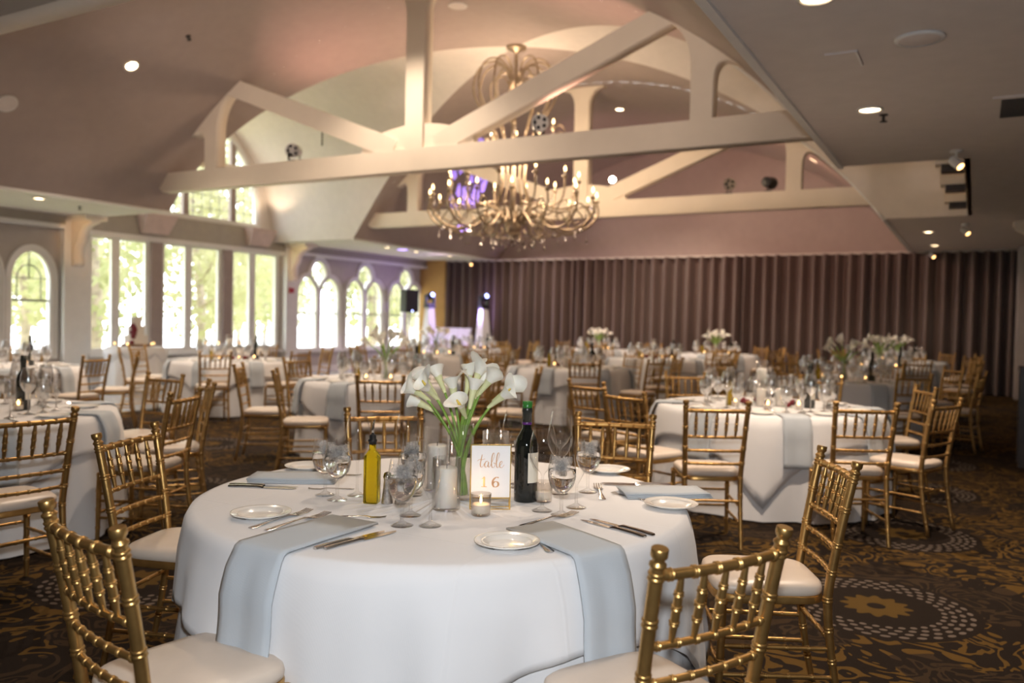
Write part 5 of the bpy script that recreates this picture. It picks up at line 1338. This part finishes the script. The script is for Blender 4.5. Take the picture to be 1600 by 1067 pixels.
for k in range(56):
    a = 2 * PI * k / 56; r = (1.28, 1.05, .55, .34)[k % 4]; z = (2.98, 2.95, 2.83, 2.80)[k % 4]
    link('crystal_drop', me_cr[k % 3], chd, (r * math.cos(a * 3.1), r * math.sin(a * 3.1), z))
for k in range(18):
    a = 2 * PI * k / 18; r = (.42, .30, .15)[k % 3]; link('crystal_drop', me_cr[1], chd, (r * math.cos(a), r * math.sin(a), 2.86))
MB().lathe([(.43, 2.86), (.44, 2.85), (.43, 2.84), (.42, 2.85), (.43, 2.86)], 36, cap0=False, cap1=False).build('crystal_ring', 'bronze', chd, True)
for dx, dy, z in ((.5, .0, 4.1), (-.5, 0, 4.1), (0, .5, 4.1), (0, -.5, 4.1), (0, 0, 5.35)): light('chandelier_light', 'POINT', (XC + dx, YC + dy, z), 42, WARM, size=.2)
tag(MB().ball((-5.15, 12.45, 3.72), .05, 12, 8).build('bare_lamp', 'hot_lamp', None, True), 'very bright bare lamp at the right of the chandelier', 'lamp')

# ------------------------------------------------------------------ outside
gr = struct(MB().box(-70, XW - 0.3, -60, 70, -0.7, -0.5).build('ground', 'grass'), 'sunlit grass outside the windows', 'ground')
lk = struct(MB().box(-70, -34, -60, 70, -0.5, -0.47).build('lake', 'lake'), 'bright lake beyond the trees', 'water')
def tree(x, y, h, tr_, cr, mat, n, label, seed):
    rnd = random.Random(seed); t = thing('tree', label, 'tree', (x, y, -0.5), 0, 'trees outside the windows')
    lean = rnd.uniform(-.4, .4)
    pts = [(lean * (i / 6) ** 2, 0.15 * math.sin(i), h * .8 * i / 6) for i in range(7)]
    mb = MB().tube(pts, [tr_ * (1 - .75 * i / 6) for i in range(7)], 8)
    for k in range(7):
        z = h * rnd.uniform(.25, .75); a = rnd.uniform(0, 2 * PI); l = rnd.uniform(.4, .9) * cr
        mb.tube([(lean * (z / h) ** 2, 0, z), (l * .5 * math.cos(a), l * .5 * math.sin(a), z + .25 * l), (l * math.cos(a), l * math.sin(a), z + .7 * l)], [tr_ * .3, tr_ * .2, tr_ * .06], 5)
    mb.build('trunk', 'bark', t, True)
    mb = MB()
    for k in range(n):
        a = rnd.uniform(0, 2 * PI); u = rnd.uniform(-1, 1); q = rnd.random() ** .4
        p = Vector((cr * q * math.sqrt(1 - u * u) * math.cos(a), cr * q * math.sqrt(1 - u * u) * math.sin(a), h * .58 + h * .46 * q * u))
        s = rnd.uniform(.09, .20) * (1.7 if x < -40 else 1); d1 = Vector((rnd.gauss(0, 1), rnd.gauss(0, 1), rnd.gauss(0, 1))).normalized(); d2 = d1.orthogonal().normalized()
        mb.add([p, p + d1 * s + d2 * s * .5, p + d1 * s * 2, p + d1 * s - d2 * s * .5], [(0, 1, 2, 3)])
    o = mb.build('foliage', mat, t); o['kind'] = 'stuff'
spots = []
rnd = random.Random(21)
k = 0
for (x, y, h, tr_, cr) in ((-19.5, 13.1, 9, .26, 2.2), (-21.5, 18.2, 8, .18, 2.2), (-21, 8.4, 8, .2, 2.2), (-25, 22.5, 9, .2, 2.3), (-22, 27.5, 8, .2, 2.3), (-26.5, 15.5, 8, .16, 2.3), (-21, 33.2, 9, .22, 2.4), (-29, 36, 9, .2, 2.5), (-30, 28.5, 7, .18, 2.4), (-30.5, 20.0, 8, .18, 2.4)):
    tree(x, y, h, tr_, cr, 'foliage_yellow' if k % 2 else 'foliage_green', 2000, ['thick-trunked tree just outside the tall windows', 'slender tree seen through the right tall panes', 'slender tree outside the twin arched window', 'spring tree beyond the middle lancet window', 'spring tree near the farthest lancet window', 'thin tree beyond the middle tall panes', 'spring tree outside past the room corner', 'spring tree far beyond the room corner', 'thin tree beyond the farthest lancet window', 'thin tree beyond the nearest lancet window'][k], k); k += 1
for i in range(12):
    x = -46 - (i % 3) * 4; y = 4 + i * 6.4
    tree(x, y, rnd.uniform(6, 8.5), .2, 3.1, 'foliage_yellow' if i % 3 else 'foliage_green', 1500, 'hazy spring tree on the far shore, %s from the left' % ('first', 'second', 'third', 'fourth', 'fifth', 'sixth', 'seventh', 'eighth', 'ninth', 'tenth', 'eleventh', 'twelfth')[i], 60 + i)
